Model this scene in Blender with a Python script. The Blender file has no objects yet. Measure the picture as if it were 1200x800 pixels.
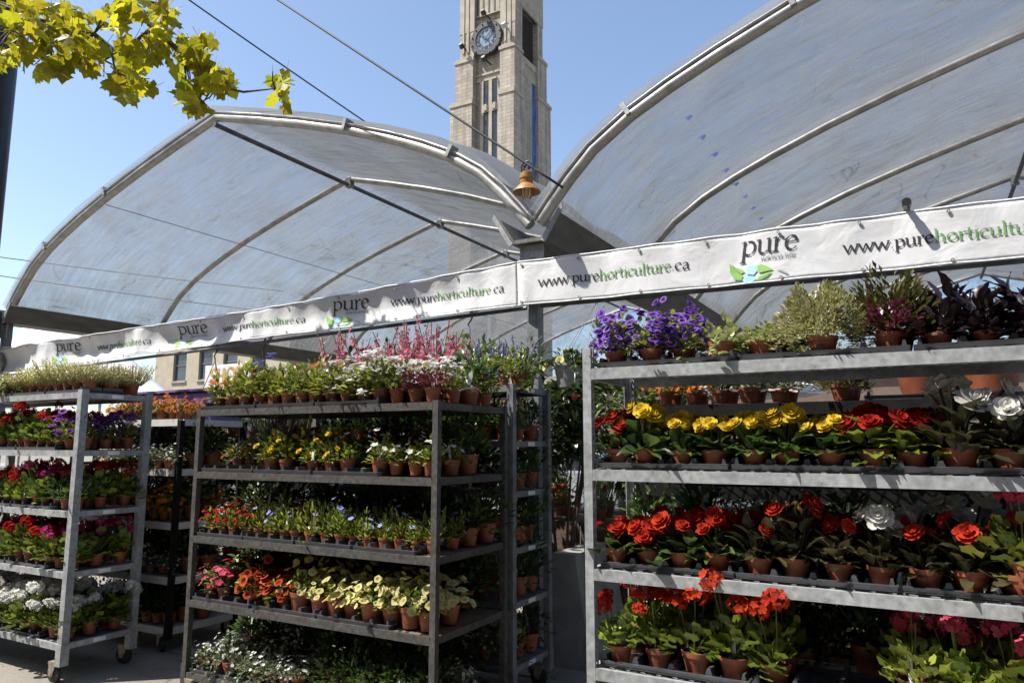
import bpy, math, random
from mathutils import Vector, Matrix, Quaternion

# ------------------------------------------------------------------ camera, sky, sun, exposure
SC = bpy.context.scene
COL = SC.collection
rad = math.radians
cam_data = bpy.data.cameras.new('camera')
cam = bpy.data.objects.new('camera', cam_data)
COL.objects.link(cam)
cam.location = (0, 0, 1.6)
cam.rotation_euler = (rad(90 + 8.04), 0, rad(29.2))
cam_data.sensor_width = 36.0
cam_data.lens = 25.5
cam_data.clip_start = 0.05
cam_data.clip_end = 3000
SC.camera = cam

SUN_EL, SUN_AZ = 57.0, 230.0          # azimuth clockwise from +Y
world = bpy.data.worlds.new('World')
SC.world = world
world.use_nodes = True
wn = world.node_tree
wn.nodes.clear()
sky = wn.nodes.new('ShaderNodeTexSky')
sky.sky_type = 'NISHITA'
sky.sun_disc = False
sky.sun_elevation = rad(SUN_EL)
sky.sun_rotation = rad(SUN_AZ)
sky.altitude = 30
sky.air_density = 1.0
sky.dust_density = 1.2
sky.ozone_density = 0.6
bg = wn.nodes.new('ShaderNodeBackground')
bg.inputs['Strength'].default_value = 0.118
wo = wn.nodes.new('ShaderNodeOutputWorld')
wn.links.new(sky.outputs[0], bg.inputs[0])
wn.links.new(bg.outputs[0], wo.inputs[0])

to_sun = Vector((math.sin(rad(SUN_AZ)) * math.cos(rad(SUN_EL)), math.cos(rad(SUN_AZ)) * math.cos(rad(SUN_EL)), math.sin(rad(SUN_EL))))
sun_data = bpy.data.lights.new('sun', 'SUN')
sun_data.energy = 5.0
sun_data.angle = rad(0.53)
sun_data.color = (1.0, 0.955, 0.88)
sun = bpy.data.objects.new('sun', sun_data)
COL.objects.link(sun)
sun.location = to_sun * 60
sun.rotation_euler = (-to_sun).to_track_quat('-Z', 'Y').to_euler()

vs = SC.view_settings
vs.view_transform = 'Standard'
vs.look = 'None'
vs.exposure = 0.98
vs.gamma = 1.0
vs.use_curve_mapping = False
SC.cycles.transparent_max_bounces = 16
SC.cycles.max_bounces = 8
SC.cycles.sample_clamp_indirect = 4.0

# ------------------------------------------------------------------ helpers
PI = math.pi
TAU = 2 * math.pi


class MB:
    """collects faces; build() links them as one mesh object"""
    def __init__(s):
        s.v, s.f, s.m, s.a = [], [], [], []
        s.cur = 0.5

    def add(s, vs_, fs, mi=0):
        b = len(s.v)
        s.v.extend(tuple(x) for x in vs_)
        for f in fs:
            s.f.append(tuple(b + i for i in f))
            s.m.append(mi)
            s.a.append(s.cur)
        return s

    def box(s, c, d, M=None, mi=0):
        hx, hy, hz = d[0] / 2, d[1] / 2, d[2] / 2
        p = [Vector((x, y, z)) for x in (-hx, hx) for y in (-hy, hy) for z in (-hz, hz)]
        if M is not None:
            p = [M @ q for q in p]
        c = Vector(c)
        return s.add([c + q for q in p], [(0, 1, 3, 2), (4, 6, 7, 5), (0, 4, 5, 1), (2, 3, 7, 6), (0, 2, 6, 4), (1, 5, 7, 3)], mi)

    def bb(s, x0, x1, y0, y1, z0, z1, mi=0):
        return s.box(((x0 + x1) / 2, (y0 + y1) / 2, (z0 + z1) / 2), (abs(x1 - x0), abs(y1 - y0), abs(z1 - z0)), None, mi)

    def tube(s, pts, r, n=8, mi=0, cap=True):
        pts = [Vector(p) for p in pts]
        rs = r if isinstance(r, (list, tuple)) else [r] * len(pts)
        rings, vs_, fs = [], [], []
        prev = None
        for i, p in enumerate(pts):
            t = (pts[min(i + 1, len(pts) - 1)] - pts[max(i - 1, 0)])
            if t.length < 1e-9:
                t = Vector((0, 0, 1))
            t.normalize()
            if prev is None:
                a = Vector((0, 0, 1)) if abs(t.z) < 0.9 else Vector((1, 0, 0))
                u = t.cross(a).normalized()
            else:
                u = (prev - t * prev.dot(t)).normalized()
            prev = u
            w = t.cross(u)
            for k in range(n):
                an = TAU * k / n
                vs_.append(p + (u * math.cos(an) + w * math.sin(an)) * rs[i])
        for i in range(len(pts) - 1):
            for k in range(n):
                a, b = i * n + k, i * n + (k + 1) % n
                fs.append((a, b, b + n, a + n))
        if cap:
            fs.append(tuple(range(n))[::-1])
            fs.append(tuple(range((len(pts) - 1) * n, len(pts) * n)))
        return s.add(vs_, fs, mi)

    def lathe(s, prof, n=14, c=(0, 0, 0), mi=0, M=None, close=False):
        vs_, fs = [], []
        c = Vector(c)
        for (r, z) in prof:
            for k in range(n):
                an = TAU * k / n
                q = Vector((r * math.cos(an), r * math.sin(an), z))
                if M is not None:
                    q = M @ q
                vs_.append(c + q)
        m = len(prof)
        for i in range(m - 1):
            for k in range(n):
                a, b = i * n + k, i * n + (k + 1) % n
                fs.append((a, b, b + n, a + n))
        if close:
            fs.append(tuple(range(n))[::-1])
            fs.append(tuple(range((m - 1) * n, m * n)))
        return s.add(vs_, fs, mi)

    def prism(s, poly, axis, a0, a1, mi=0):
        """poly: 2-D points in the plane normal to axis ('x': (y,z), 'y': (x,z), 'z': (x,y))"""
        def P(p, a):
            return {'x': (a, p[0], p[1]), 'y': (p[0], a, p[1]), 'z': (p[0], p[1], a)}[axis]
        n = len(poly)
        vs_ = [P(p, a0) for p in poly] + [P(p, a1) for p in poly]
        fs = [tuple(range(n))[::-1], tuple(range(n, 2 * n))] + [(i, (i + 1) % n, n + (i + 1) % n, n + i) for i in range(n)]
        return s.add(vs_, fs, mi)

    def mesh(s, name, mats, smooth=False):
        me = bpy.data.meshes.new(name)
        me.from_pydata(s.v, [], s.f)
        for m in (mats if isinstance(mats, (list, tuple)) else [mats]):
            me.materials.append(m)
        me.polygons.foreach_set('material_index', s.m)
        if smooth:
            me.polygons.foreach_set('use_smooth', [True] * len(s.f))
        at = me.attributes.new('v', 'FLOAT', 'FACE')
        at.data.foreach_set('value', s.a)
        me.update()
        return me

    def build(s, name, mats, parent=None, smooth=False):
        return link(name, s.mesh(name, mats, smooth), parent)


def link(name, data, parent=None, M=None):
    o = bpy.data.objects.new(name, data)
    COL.objects.link(o)
    if parent is not None:
        o.parent = parent
    if M is not None:
        o.matrix_local = M
    return o


def tag(o, label=None, cat=None, group=None, kind=None):
    if label:
        o['label'] = label
    if cat:
        o['category'] = cat
    if group:
        o['group'] = group
    if kind:
        o['kind'] = kind
    return o


def thing(name, label, cat, loc=(0, 0, 0), group=None, rz=0):
    o = link(name, None)
    o.location = loc
    o.rotation_euler = (0, 0, rz)
    o.empty_display_size = 0.1
    return tag(o, label, cat, group)


def shape_smooth(o, angle=35):
    me = o.data
    me.polygons.foreach_set('use_smooth', [True] * len(me.polygons))
    try:
        me.set_sharp_from_angle(angle=rad(angle))
    except Exception:
        pass
    return o


# ------------------------------------------------------------------ materials
def newmat(name):
    m = bpy.data.materials.new(name)
    m.use_nodes = True
    nt = m.node_tree
    nt.nodes.clear()
    return m, nt, nt.nodes, nt.links


def noise_mix(nt, c1, c2, scale, detail=4, coord='Object', stretch=None, lo=0.35, hi=0.65):
    N, L = nt.nodes, nt.links
    tc = N.new('ShaderNodeTexCoord')
    no = N.new('ShaderNodeTexNoise')
    no.inputs['Scale'].default_value = scale
    no.inputs['Detail'].default_value = detail
    src = tc.outputs[coord]
    if stretch:
        mp = N.new('ShaderNodeMapping')
        mp.inputs['Scale'].default_value = stretch
        L.new(src, mp.inputs[0])
        src = mp.outputs[0]
    L.new(src, no.inputs['Vector'])
    mr = N.new('ShaderNodeMapRange')
    mr.inputs[1].default_value = lo
    mr.inputs[2].default_value = hi
    L.new(no.outputs['Fac'], mr.inputs[0])
    mx = N.new('ShaderNodeMix')
    mx.data_type = 'RGBA'
    L.new(mr.outputs[0], mx.inputs['Factor'])
    mx.inputs['A'].default_value = (*c1, 1)
    mx.inputs['B'].default_value = (*c2, 1)
    return mx.outputs['Result'], no.outputs['Fac'], src


def surf(name, c1, c2=None, rough=0.6, metal=0.0, scale=8, bump=0.0, bscale=40, stretch=None, spec=0.5, lo=0.35, hi=0.65, rand=0.0):
    m, nt, N, L = newmat(name)
    c2 = c2 or tuple(x * 0.75 for x in c1)
    col, fac, src = noise_mix(nt, c1, c2, scale, stretch=stretch, lo=lo, hi=hi)
    b = N.new('ShaderNodeBsdfPrincipled')
    out = N.new('ShaderNodeOutputMaterial')
    if rand:
        oi = N.new('ShaderNodeObjectInfo')
        hs = N.new('ShaderNodeHueSaturation')
        mr = N.new('ShaderNodeMapRange')
        mr.inputs[3].default_value = 1 - rand
        mr.inputs[4].default_value = 1 + rand
        L.new(oi.outputs['Random'], mr.inputs[0])
        L.new(mr.outputs[0], hs.inputs['Value'])
        L.new(col, hs.inputs['Color'])
        col = hs.outputs[0]
    L.new(col, b.inputs['Base Color'])
    b.inputs['Roughness'].default_value = rough
    b.inputs['Metallic'].default_value = metal
    b.inputs['Specular IOR Level'].default_value = spec
    if bump:
        no = N.new('ShaderNodeTexNoise')
        no.inputs['Scale'].default_value = bscale
        no.inputs['Detail'].default_value = 5
        L.new(src, no.inputs['Vector'])
        bp = N.new('ShaderNodeBump')
        bp.inputs['Strength'].default_value = bump
        bp.inputs['Distance'].default_value = 0.02
        L.new(no.outputs['Fac'], bp.inputs['Height'])
        L.new(bp.outputs[0], b.inputs['Normal'])
    L.new(b.outputs[0], out.inputs[0])
    return m


def plantmat(name, c1, c2, trans=0.32, rough=0.36, spec=0.55, vrange=0.25, tr_col=None, hue=0.012):
    """leaf or petal: colour varies per leaf (attribute v) and per plant (object random)"""
    m, nt, N, L = newmat(name)
    at = N.new('ShaderNodeAttribute')
    at.attribute_name = 'v'
    mx = N.new('ShaderNodeMix')
    mx.data_type = 'RGBA'
    mx.inputs['A'].default_value = (*c1, 1)
    mx.inputs['B'].default_value = (*c2, 1)
    L.new(at.outputs['Fac'], mx.inputs['Factor'])
    oi = N.new('ShaderNodeObjectInfo')
    hs = N.new('ShaderNodeHueSaturation')
    mr = N.new('ShaderNodeMapRange')
    mr.inputs[3].default_value = 1 - vrange
    mr.inputs[4].default_value = 1 + vrange
    L.new(oi.outputs['Random'], mr.inputs[0])
    L.new(mr.outputs[0], hs.inputs['Value'])
    mr2 = N.new('ShaderNodeMapRange')
    mr2.inputs[3].default_value = 0.5 - hue
    mr2.inputs[4].default_value = 0.5 + hue
    L.new(oi.outputs['Random'], mr2.inputs[0])
    L.new(mr2.outputs[0], hs.inputs['Hue'])
    L.new(mx.outputs['Result'], hs.inputs['Color'])
    b = N.new('ShaderNodeBsdfPrincipled')
    b.inputs['Roughness'].default_value = rough
    b.inputs['Specular IOR Level'].default_value = spec
    L.new(hs.outputs[0], b.inputs['Base Color'])
    t = N.new('ShaderNodeBsdfTranslucent')
    if tr_col:
        t.inputs[0].default_value = (*tr_col, 1)
    else:
        L.new(hs.outputs[0], t.inputs[0])
    ms = N.new('ShaderNodeMixShader')
    ms.inputs[0].default_value = trans
    L.new(b.outputs[0], ms.inputs[1])
    L.new(t.outputs[0], ms.inputs[2])
    out = N.new('ShaderNodeOutputMaterial')
    L.new(ms.outputs[0], out.inputs[0])
    return m


def metal_mat(name, c1, c2, rust):
    """spangled, stained steel with small rust patches and runs"""
    m, nt, N, L = newmat(name)
    col, fac, src = noise_mix(nt, c1, c2, 34, detail=6, lo=.32, hi=.72)
    st = N.new('ShaderNodeTexNoise'); st.inputs['Scale'].default_value = 5; st.inputs['Detail'].default_value = 7; st.inputs['Roughness'].default_value = 0.7
    L.new(src, st.inputs['Vector'])
    m1 = N.new('ShaderNodeMapRange'); m1.inputs[1].default_value = 0.35; m1.inputs[2].default_value = 0.7; m1.inputs[3].default_value = 1.15; m1.inputs[4].default_value = 0.62
    L.new(st.outputs['Fac'], m1.inputs[0])
    mu = N.new('ShaderNodeMix'); mu.data_type = 'RGBA'; mu.blend_type = 'MULTIPLY'; mu.inputs['Factor'].default_value = 1
    L.new(col, mu.inputs['A']); L.new(m1.outputs[0], mu.inputs['B'])
    rn = N.new('ShaderNodeTexNoise'); rn.inputs['Scale'].default_value = 13; rn.inputs['Detail'].default_value = 8; rn.inputs['Roughness'].default_value = 0.75
    L.new(src, rn.inputs['Vector'])
    m2 = N.new('ShaderNodeMapRange'); m2.inputs[1].default_value = 0.60; m2.inputs[2].default_value = 0.70; m2.inputs[3].default_value = 0; m2.inputs[4].default_value = 0.75
    L.new(rn.outputs['Fac'], m2.inputs[0])
    mx = N.new('ShaderNodeMix'); mx.data_type = 'RGBA'
    L.new(m2.outputs[0], mx.inputs['Factor']); L.new(mu.outputs['Result'], mx.inputs['A']); mx.inputs['B'].default_value = (*rust, 1)
    b = N.new('ShaderNodeBsdfPrincipled'); b.inputs['Metallic'].default_value = 0.15
    rr = N.new('ShaderNodeMapRange'); rr.inputs[3].default_value = 0.38; rr.inputs[4].default_value = 0.7
    L.new(st.outputs['Fac'], rr.inputs[0]); L.new(rr.outputs[0], b.inputs['Roughness'])
    L.new(mx.outputs['Result'], b.inputs['Base Color'])
    bp = N.new('ShaderNodeBump'); bp.inputs['Strength'].default_value = 0.15; bp.inputs['Distance'].default_value = 0.01
    L.new(rn.outputs['Fac'], bp.inputs['Height']); L.new(bp.outputs[0], b.inputs['Normal'])
    o = N.new('ShaderNodeOutputMaterial'); L.new(b.outputs[0], o.inputs[0])
    return m


M = {}
M['galv'] = metal_mat('galvanized_steel', (0.36, 0.375, 0.38), (0.21, 0.22, 0.225), (0.16, 0.10, 0.06))
M['galv_dull'] = surf('dull_steel', (0.20, 0.21, 0.22), (0.12, 0.125, 0.13), rough=0.5, metal=0.15, scale=18, bump=0.1)
M['dark_steel'] = metal_mat('weathered_dark_steel', (0.090, 0.085, 0.078), (0.030, 0.029, 0.028), (0.10, 0.055, 0.03))
M['black_steel'] = surf('black_painted_steel', (0.010, 0.010, 0.011), (0.016, 0.015, 0.014), rough=0.85, scale=12, spec=0.06)
M['plywood'] = surf('old_plywood', (0.167, 0.114, 0.065), (0.091, 0.061, 0.034), rough=0.8, scale=5, stretch=(1, 9, 1), bump=0.1)
M['alu'] = surf('weathered_aluminium', (0.471, 0.464, 0.441), (0.319, 0.312, 0.296), rough=0.4, metal=0.45, scale=10, bump=0.05, stretch=(1, 1, 1))
M['tube_dark'] = surf('dark_purlin_steel', (0.16, 0.165, 0.17), (0.09, 0.09, 0.095), rough=0.5, metal=0.4, scale=9)  # dark grey steel of the ridge purlin, brace wire and banner rails
M['gutter'] = surf('gutter_steel', (0.152, 0.148, 0.141), (0.099, 0.095, 0.090), rough=0.55, metal=0.35, scale=4, stretch=(6, 1, 1), bump=0.05)
M['tray'] = surf('black_plastic_tray', (0.032, 0.035, 0.041), (0.055, 0.058, 0.065), rough=0.27, scale=9, spec=0.7)
M['terra'] = surf('terracotta_plastic', (0.258, 0.076, 0.032), (0.175, 0.049, 0.021), rough=0.55, scale=14, bump=0.05, rand=0.18)
M['soil'] = surf('potting_soil', (0.035, 0.024, 0.016), (0.07, 0.05, 0.035), rough=0.95, scale=60)
M['greypot'] = surf('pale_grey_plastic', (0.418, 0.426, 0.426), (0.342, 0.350, 0.350), rough=0.45, scale=6)
M['dullpot'] = surf('grey_plastic', (0.26, 0.27, 0.28), (0.2, 0.21, 0.22), rough=0.45, scale=6)
M['white_plastic'] = surf('white_plastic', (0.570, 0.562, 0.540), (0.441, 0.433, 0.410), rough=0.4, scale=6, lo=.4, hi=.75)
M['purple_plastic'] = surf('violet_plastic', (0.167, 0.129, 0.342), (0.137, 0.106, 0.281), rough=0.35, scale=5)
M['rubber'] = surf('black_rubber', (0.02, 0.02, 0.02), (0.04, 0.037, 0.034), rough=0.75, scale=20)
M['caster'] = surf('zinc_caster', (0.365, 0.319, 0.243), (0.228, 0.190, 0.144), rough=0.5, metal=0.5, scale=30)
M['tagpaper'] = surf('paper_tag', (0.72, 0.72, 0.69), (0.6, 0.6, 0.58), rough=0.6, scale=20)
M['black'] = surf('black_satin', (0.012, 0.012, 0.013), (0.02, 0.02, 0.02), rough=0.4)
M['navy'] = surf('dark_navy_paint', (0.012, 0.016, 0.032), (0.018, 0.022, 0.04), rough=0.35, scale=5)
M['cable'] = surf('cable_rubber', (0.02, 0.02, 0.02), (0.03, 0.03, 0.03), rough=0.6)
M['text_black'] = surf('banner_ink_black', (0.02, 0.02, 0.025), (0.03, 0.03, 0.035), rough=0.6)
M['text_green'] = surf('banner_ink_green', (0.13, 0.27, 0.09), (0.16, 0.32, 0.11), rough=0.6)
M['logo_green'] = surf('logo_ink_green', (0.26, 0.50, 0.12), (0.22, 0.42, 0.10), rough=0.6)
M['logo_blue'] = surf('logo_ink_blue', (0.36, 0.66, 0.86), (0.42, 0.70, 0.88), rough=0.6)
M['text_grey'] = surf('banner_ink_grey', (0.30, 0.31, 0.32), (0.34, 0.35, 0.36), rough=0.6)
M['orange_lamp'] = surf('amber_lamp_enamel', (0.36, 0.17, 0.03), (0.20, 0.09, 0.02), rough=0.45, scale=24, bump=0.1, lo=.3, hi=.7)
M['concrete'] = surf('barrier_concrete', (0.274, 0.266, 0.251), (0.190, 0.186, 0.179), rough=0.9, scale=6, bump=0.3, bscale=50)
M['wood'] = surf('old_wood', (0.106, 0.072, 0.046), (0.057, 0.038, 0.024), rough=0.85, scale=6, stretch=(1, 1, 7), bump=0.2)
M['lime'] = surf('limestone_trim', (0.350, 0.312, 0.247), (0.274, 0.239, 0.186), rough=0.9, scale=1.3, bump=0.1, bscale=6)
M['slit'] = surf('dark_window_glass', (0.02, 0.025, 0.03), (0.035, 0.04, 0.05), rough=0.15, scale=2)
M['louver'] = surf('dark_louvre', (0.025, 0.022, 0.02), (0.04, 0.035, 0.03), rough=0.7, scale=4)
M['bluetarp'] = surf('blue_sheet', (0.045, 0.12, 0.38), (0.03, 0.09, 0.30), rough=0.5, scale=2)
M['dial'] = surf('clock_dial', (0.16, 0.24, 0.32), (0.10, 0.16, 0.22), rough=0.3, scale=2)
M['beige_wall'] = surf('beige_stone_wall', (0.380, 0.327, 0.243), (0.319, 0.274, 0.205), rough=0.9, scale=1.5, bump=0.15, bscale=6)
M['brown_wall'] = surf('brown_brick_wall', (0.152, 0.103, 0.072), (0.114, 0.076, 0.053), rough=0.9, scale=3, bump=0.2, bscale=12)
M['win_glass'] = surf('window_glass', (0.03, 0.045, 0.06), (0.05, 0.065, 0.08), rough=0.08, scale=1)
M['win_frame'] = surf('window_frame', (0.12, 0.13, 0.15), (0.10, 0.11, 0.12), rough=0.5)
M['tent_white'] = surf('white_tent_fabric', (0.74, 0.75, 0.76), (0.66, 0.67, 0.69), rough=0.7, scale=2)
M['white_car'] = surf('white_car_paint', (0.78, 0.79, 0.80), (0.74, 0.75, 0.76), rough=0.2, scale=1)
M['blue_car'] = surf('blue_car_paint', (0.025, 0.07, 0.28), (0.02, 0.06, 0.24), rough=0.2, scale=1)
M['rim'] = surf('alloy_rim', (0.62, 0.63, 0.65), (0.5, 0.51, 0.53), rough=0.3, metal=0.6)
M['carglass'] = surf('car_glass', (0.02, 0.03, 0.04), (0.03, 0.04, 0.05), rough=0.05)
M['lamp_lens'] = surf('headlight_lens', (0.6, 0.62, 0.65), (0.55, 0.57, 0.6), rough=0.1)
M['bark'] = surf('maple_bark', (0.10, 0.075, 0.05), (0.055, 0.04, 0.03), rough=0.9, scale=14, stretch=(1, 1, .3), bump=0.4)
M['film_ink'] = plantmat('film_print_blue', (0.10, 0.16, 0.42), (0.14, 0.20, 0.48), trans=.75, vrange=0, hue=0)
M['cream'] = surf('cream_paint', (0.66, 0.60, 0.44), (0.58, 0.52, 0.38), rough=0.6)
M['tan_ink'] = surf('tan_sign_paint', (0.42, 0.24, 0.09), (0.38, 0.22, 0.08), rough=0.6)


def brick_mat():
    m, nt, N, L = newmat('buff_brick')
    tc = N.new('ShaderNodeTexCoord')
    geo = N.new('ShaderNodeNewGeometry')
    # pick X or Y as the run of the courses, by which way the wall faces
    sx = N.new('ShaderNodeSeparateXYZ')
    L.new(tc.outputs['Object'], sx.inputs[0])
    sn = N.new('ShaderNodeSeparateXYZ')
    L.new(geo.outputs['Normal'], sn.inputs[0])
    ab = N.new('ShaderNodeMath'); ab.operation = 'ABSOLUTE'
    L.new(sn.outputs[0], ab.inputs[0])
    gt = N.new('ShaderNodeMath'); gt.operation = 'GREATER_THAN'
    L.new(ab.outputs[0], gt.inputs[0]); gt.inputs[1].default_value = 0.5
    mx = N.new('ShaderNodeMix'); mx.data_type = 'FLOAT'
    L.new(gt.outputs[0], mx.inputs['Factor'])
    L.new(sx.outputs[0], mx.inputs['A']); L.new(sx.outputs[1], mx.inputs['B'])
    cb = N.new('ShaderNodeCombineXYZ')
    L.new(mx.outputs['Result'], cb.inputs[0]); L.new(sx.outputs[2], cb.inputs[1])
    br = N.new('ShaderNodeTexBrick')
    br.inputs['Scale'].default_value = 1.0
    br.inputs['Brick Width'].default_value = 0.85
    br.inputs['Row Height'].default_value = 0.34
    br.inputs['Mortar Size'].default_value = 0.022
    br.inputs['Color1'].default_value = (0.41, 0.36, 0.295, 1)
    br.inputs['Color2'].default_value = (0.31, 0.27, 0.215, 1)
    br.inputs['Mortar'].default_value = (0.22, 0.2, 0.165, 1)
    L.new(cb.outputs[0], br.inputs['Vector'])
    no = N.new('ShaderNodeTexNoise'); no.inputs['Scale'].default_value = 0.35; no.inputs['Detail'].default_value = 6
    L.new(tc.outputs['Object'], no.inputs['Vector'])
    mr = N.new('ShaderNodeMapRange'); mr.inputs[3].default_value = 0.75; mr.inputs[4].default_value = 1.2
    L.new(no.outputs['Fac'], mr.inputs[0])
    mu = N.new('ShaderNodeMix'); mu.data_type = 'RGBA'; mu.blend_type = 'MULTIPLY'; mu.inputs['Factor'].default_value = 1
    L.new(br.outputs['Color'], mu.inputs['A']); L.new(mr.outputs[0], mu.inputs['B'])
    # rain streaks down the stone
    ms_ = N.new('ShaderNodeMapping'); ms_.inputs['Scale'].default_value = (2.2, 2.2, 0.12); L.new(tc.outputs['Object'], ms_.inputs[0])
    ns = N.new('ShaderNodeTexNoise'); ns.inputs['Scale'].default_value = 1.0; ns.inputs['Detail'].default_value = 7; L.new(ms_.outputs[0], ns.inputs['Vector'])
    rs = N.new('ShaderNodeMapRange'); rs.inputs[1].default_value = 0.35; rs.inputs[2].default_value = 0.7; rs.inputs[3].default_value = 1.1; rs.inputs[4].default_value = 0.62
    L.new(ns.outputs['Fac'], rs.inputs[0])
    mz = N.new('ShaderNodeMix'); mz.data_type = 'RGBA'; mz.blend_type = 'MULTIPLY'; mz.inputs['Factor'].default_value = 1
    L.new(mu.outputs['Result'], mz.inputs['A']); L.new(rs.outputs[0], mz.inputs['B'])
    b = N.new('ShaderNodeBsdfPrincipled'); b.inputs['Roughness'].default_value = 0.9
    L.new(mz.outputs['Result'], b.inputs['Base Color'])
    o = N.new('ShaderNodeOutputMaterial'); L.new(b.outputs[0], o.inputs[0])
    return m


M['buff_brick'] = brick_mat()


def film_mat(name, alpha_lo, alpha_hi, col, streak=(1.0, 1.0, 1.0), gloss=0.10):
    """greenhouse film: partly clear, partly milky, with dusty streaks"""
    m, nt, N, L = newmat(name)
    tc = N.new('ShaderNodeTexCoord')
    mp = N.new('ShaderNodeMapping'); mp.inputs['Scale'].default_value = streak
    L.new(tc.outputs['Object'], mp.inputs[0])
    n1 = N.new('ShaderNodeTexNoise'); n1.inputs['Scale'].default_value = 1.6; n1.inputs['Detail'].default_value = 8; n1.inputs['Roughness'].default_value = 0.65
    n1.inputs['Distortion'].default_value = 0.6
    L.new(mp.outputs[0], n1.inputs['Vector'])
    n2 = N.new('ShaderNodeTexNoise'); n2.inputs['Scale'].default_value = 7; n2.inputs['Detail'].default_value = 9; n2.inputs['Roughness'].default_value = 0.7
    mp2 = N.new('ShaderNodeMapping'); mp2.inputs['Scale'].default_value = (streak[0] * 0.28, streak[1] * 2.2, streak[2] * 0.28)
    mp2.inputs['Rotation'].default_value = (0.0, 0.0, 0.12)
    L.new(tc.outputs['Object'], mp2.inputs[0]); L.new(mp2.outputs[0], n2.inputs['Vector'])
    ad = N.new('ShaderNodeMath'); ad.operation = 'MULTIPLY_ADD'
    hf = N.new('ShaderNodeMath'); hf.operation = 'MULTIPLY'; L.new(n1.outputs['Fac'], hf.inputs[0]); hf.inputs[1].default_value = 0.4
    L.new(n2.outputs['Fac'], ad.inputs[0]); ad.inputs[1].default_value = 0.8; L.new(hf.outputs[0], ad.inputs[2])
    mr0 = N.new('ShaderNodeMapRange'); mr0.inputs[1].default_value = 0.44; mr0.inputs[2].default_value = 0.76
    mr0.inputs[3].default_value = alpha_lo; mr0.inputs[4].default_value = alpha_hi
    L.new(ad.outputs[0], mr0.inputs[0])
    # thin pale creases where a stretched noise crosses its middle value
    n3 = N.new('ShaderNodeTexNoise'); n3.inputs['Scale'].default_value = 1.1; n3.inputs['Detail'].default_value = 2.5; n3.inputs['Distortion'].default_value = 1.2
    mp3 = N.new('ShaderNodeMapping'); mp3.inputs['Scale'].default_value = (1.0, 0.55, 1.0); mp3.inputs['Rotation'].default_value = (0, 0, 0.9)
    L.new(tc.outputs['Object'], mp3.inputs[0]); L.new(mp3.outputs[0], n3.inputs['Vector'])
    sb = N.new('ShaderNodeMath'); sb.operation = 'SUBTRACT'; L.new(n3.outputs['Fac'], sb.inputs[0]); sb.inputs[1].default_value = 0.5
    ab = N.new('ShaderNodeMath'); ab.operation = 'ABSOLUTE'; L.new(sb.outputs[0], ab.inputs[0])
    cr = N.new('ShaderNodeMapRange'); cr.inputs[1].default_value = 0.0; cr.inputs[2].default_value = 0.011; cr.inputs[3].default_value = 0.45; cr.inputs[4].default_value = 0.0
    L.new(ab.outputs[0], cr.inputs[0])
    gate = N.new('ShaderNodeMapRange'); gate.inputs[1].default_value = 0.45; gate.inputs[2].default_value = 0.58
    L.new(n1.outputs['Fac'], gate.inputs[0])
    cg = N.new('ShaderNodeMath'); cg.operation = 'MULTIPLY'; L.new(cr.outputs[0], cg.inputs[0]); L.new(gate.outputs[0], cg.inputs[1])
    # a milky sheet hides more the more obliquely it is crossed
    lw = N.new('ShaderNodeLayerWeight'); lw.inputs[0].default_value = 0.5
    ob = N.new('ShaderNodeMapRange'); ob.inputs[1].default_value = 0.50; ob.inputs[2].default_value = 0.95; ob.inputs[3].default_value = 0.0; ob.inputs[4].default_value = 0.75
    L.new(lw.outputs['Facing'], ob.inputs[0])
    ao = N.new('ShaderNodeMath'); ao.operation = 'ADD'; L.new(cg.outputs[0], ao.inputs[0]); L.new(ob.outputs[0], ao.inputs[1])
    mr = N.new('ShaderNodeMath'); mr.operation = 'ADD'; mr.use_clamp = True
    L.new(mr0.outputs[0], mr.inputs[0]); L.new(ao.outputs[0], mr.inputs[1])
    bp = N.new('ShaderNodeBump'); bp.inputs['Strength'].default_value = 0.35; bp.inputs['Distance'].default_value = 0.03
    L.new(ad.outputs[0], bp.inputs['Height'])
    tr = N.new('ShaderNodeBsdfTransparent'); tr.inputs[0].default_value = (0.86, 0.87, 0.88, 1)
    tl = N.new('ShaderNodeBsdfTranslucent'); tl.inputs[0].default_value = (*col, 1)
    df = N.new('ShaderNodeBsdfDiffuse'); df.inputs[0].default_value = (*col, 1)
    gl = N.new('ShaderNodeBsdfGlossy'); gl.inputs['Roughness'].default_value = 0.18; gl.inputs[0].default_value = (0.8, 0.8, 0.8, 1)
    L.new(bp.outputs[0], gl.inputs['Normal'])
    m1 = N.new('ShaderNodeMixShader'); m1.inputs[0].default_value = 0.5
    L.new(tl.outputs[0], m1.inputs[1]); L.new(df.outputs[0], m1.inputs[2])
    m2 = N.new('ShaderNodeMixShader')
    L.new(mr.outputs[0], m2.inputs[0]); L.new(tr.outputs[0], m2.inputs[1]); L.new(m1.outputs[0], m2.inputs[2])
    m3 = N.new('ShaderNodeMixShader'); m3.inputs[0].default_value = gloss
    L.new(m2.outputs[0], m3.inputs[1]); L.new(gl.outputs[0], m3.inputs[2])
    o = N.new('ShaderNodeOutputMaterial'); L.new(m3.outputs[0], o.inputs[0])
    return m


M['film'] = film_mat('greenhouse_film', 0.06, 0.62, (0.26, 0.27, 0.28))


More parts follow.
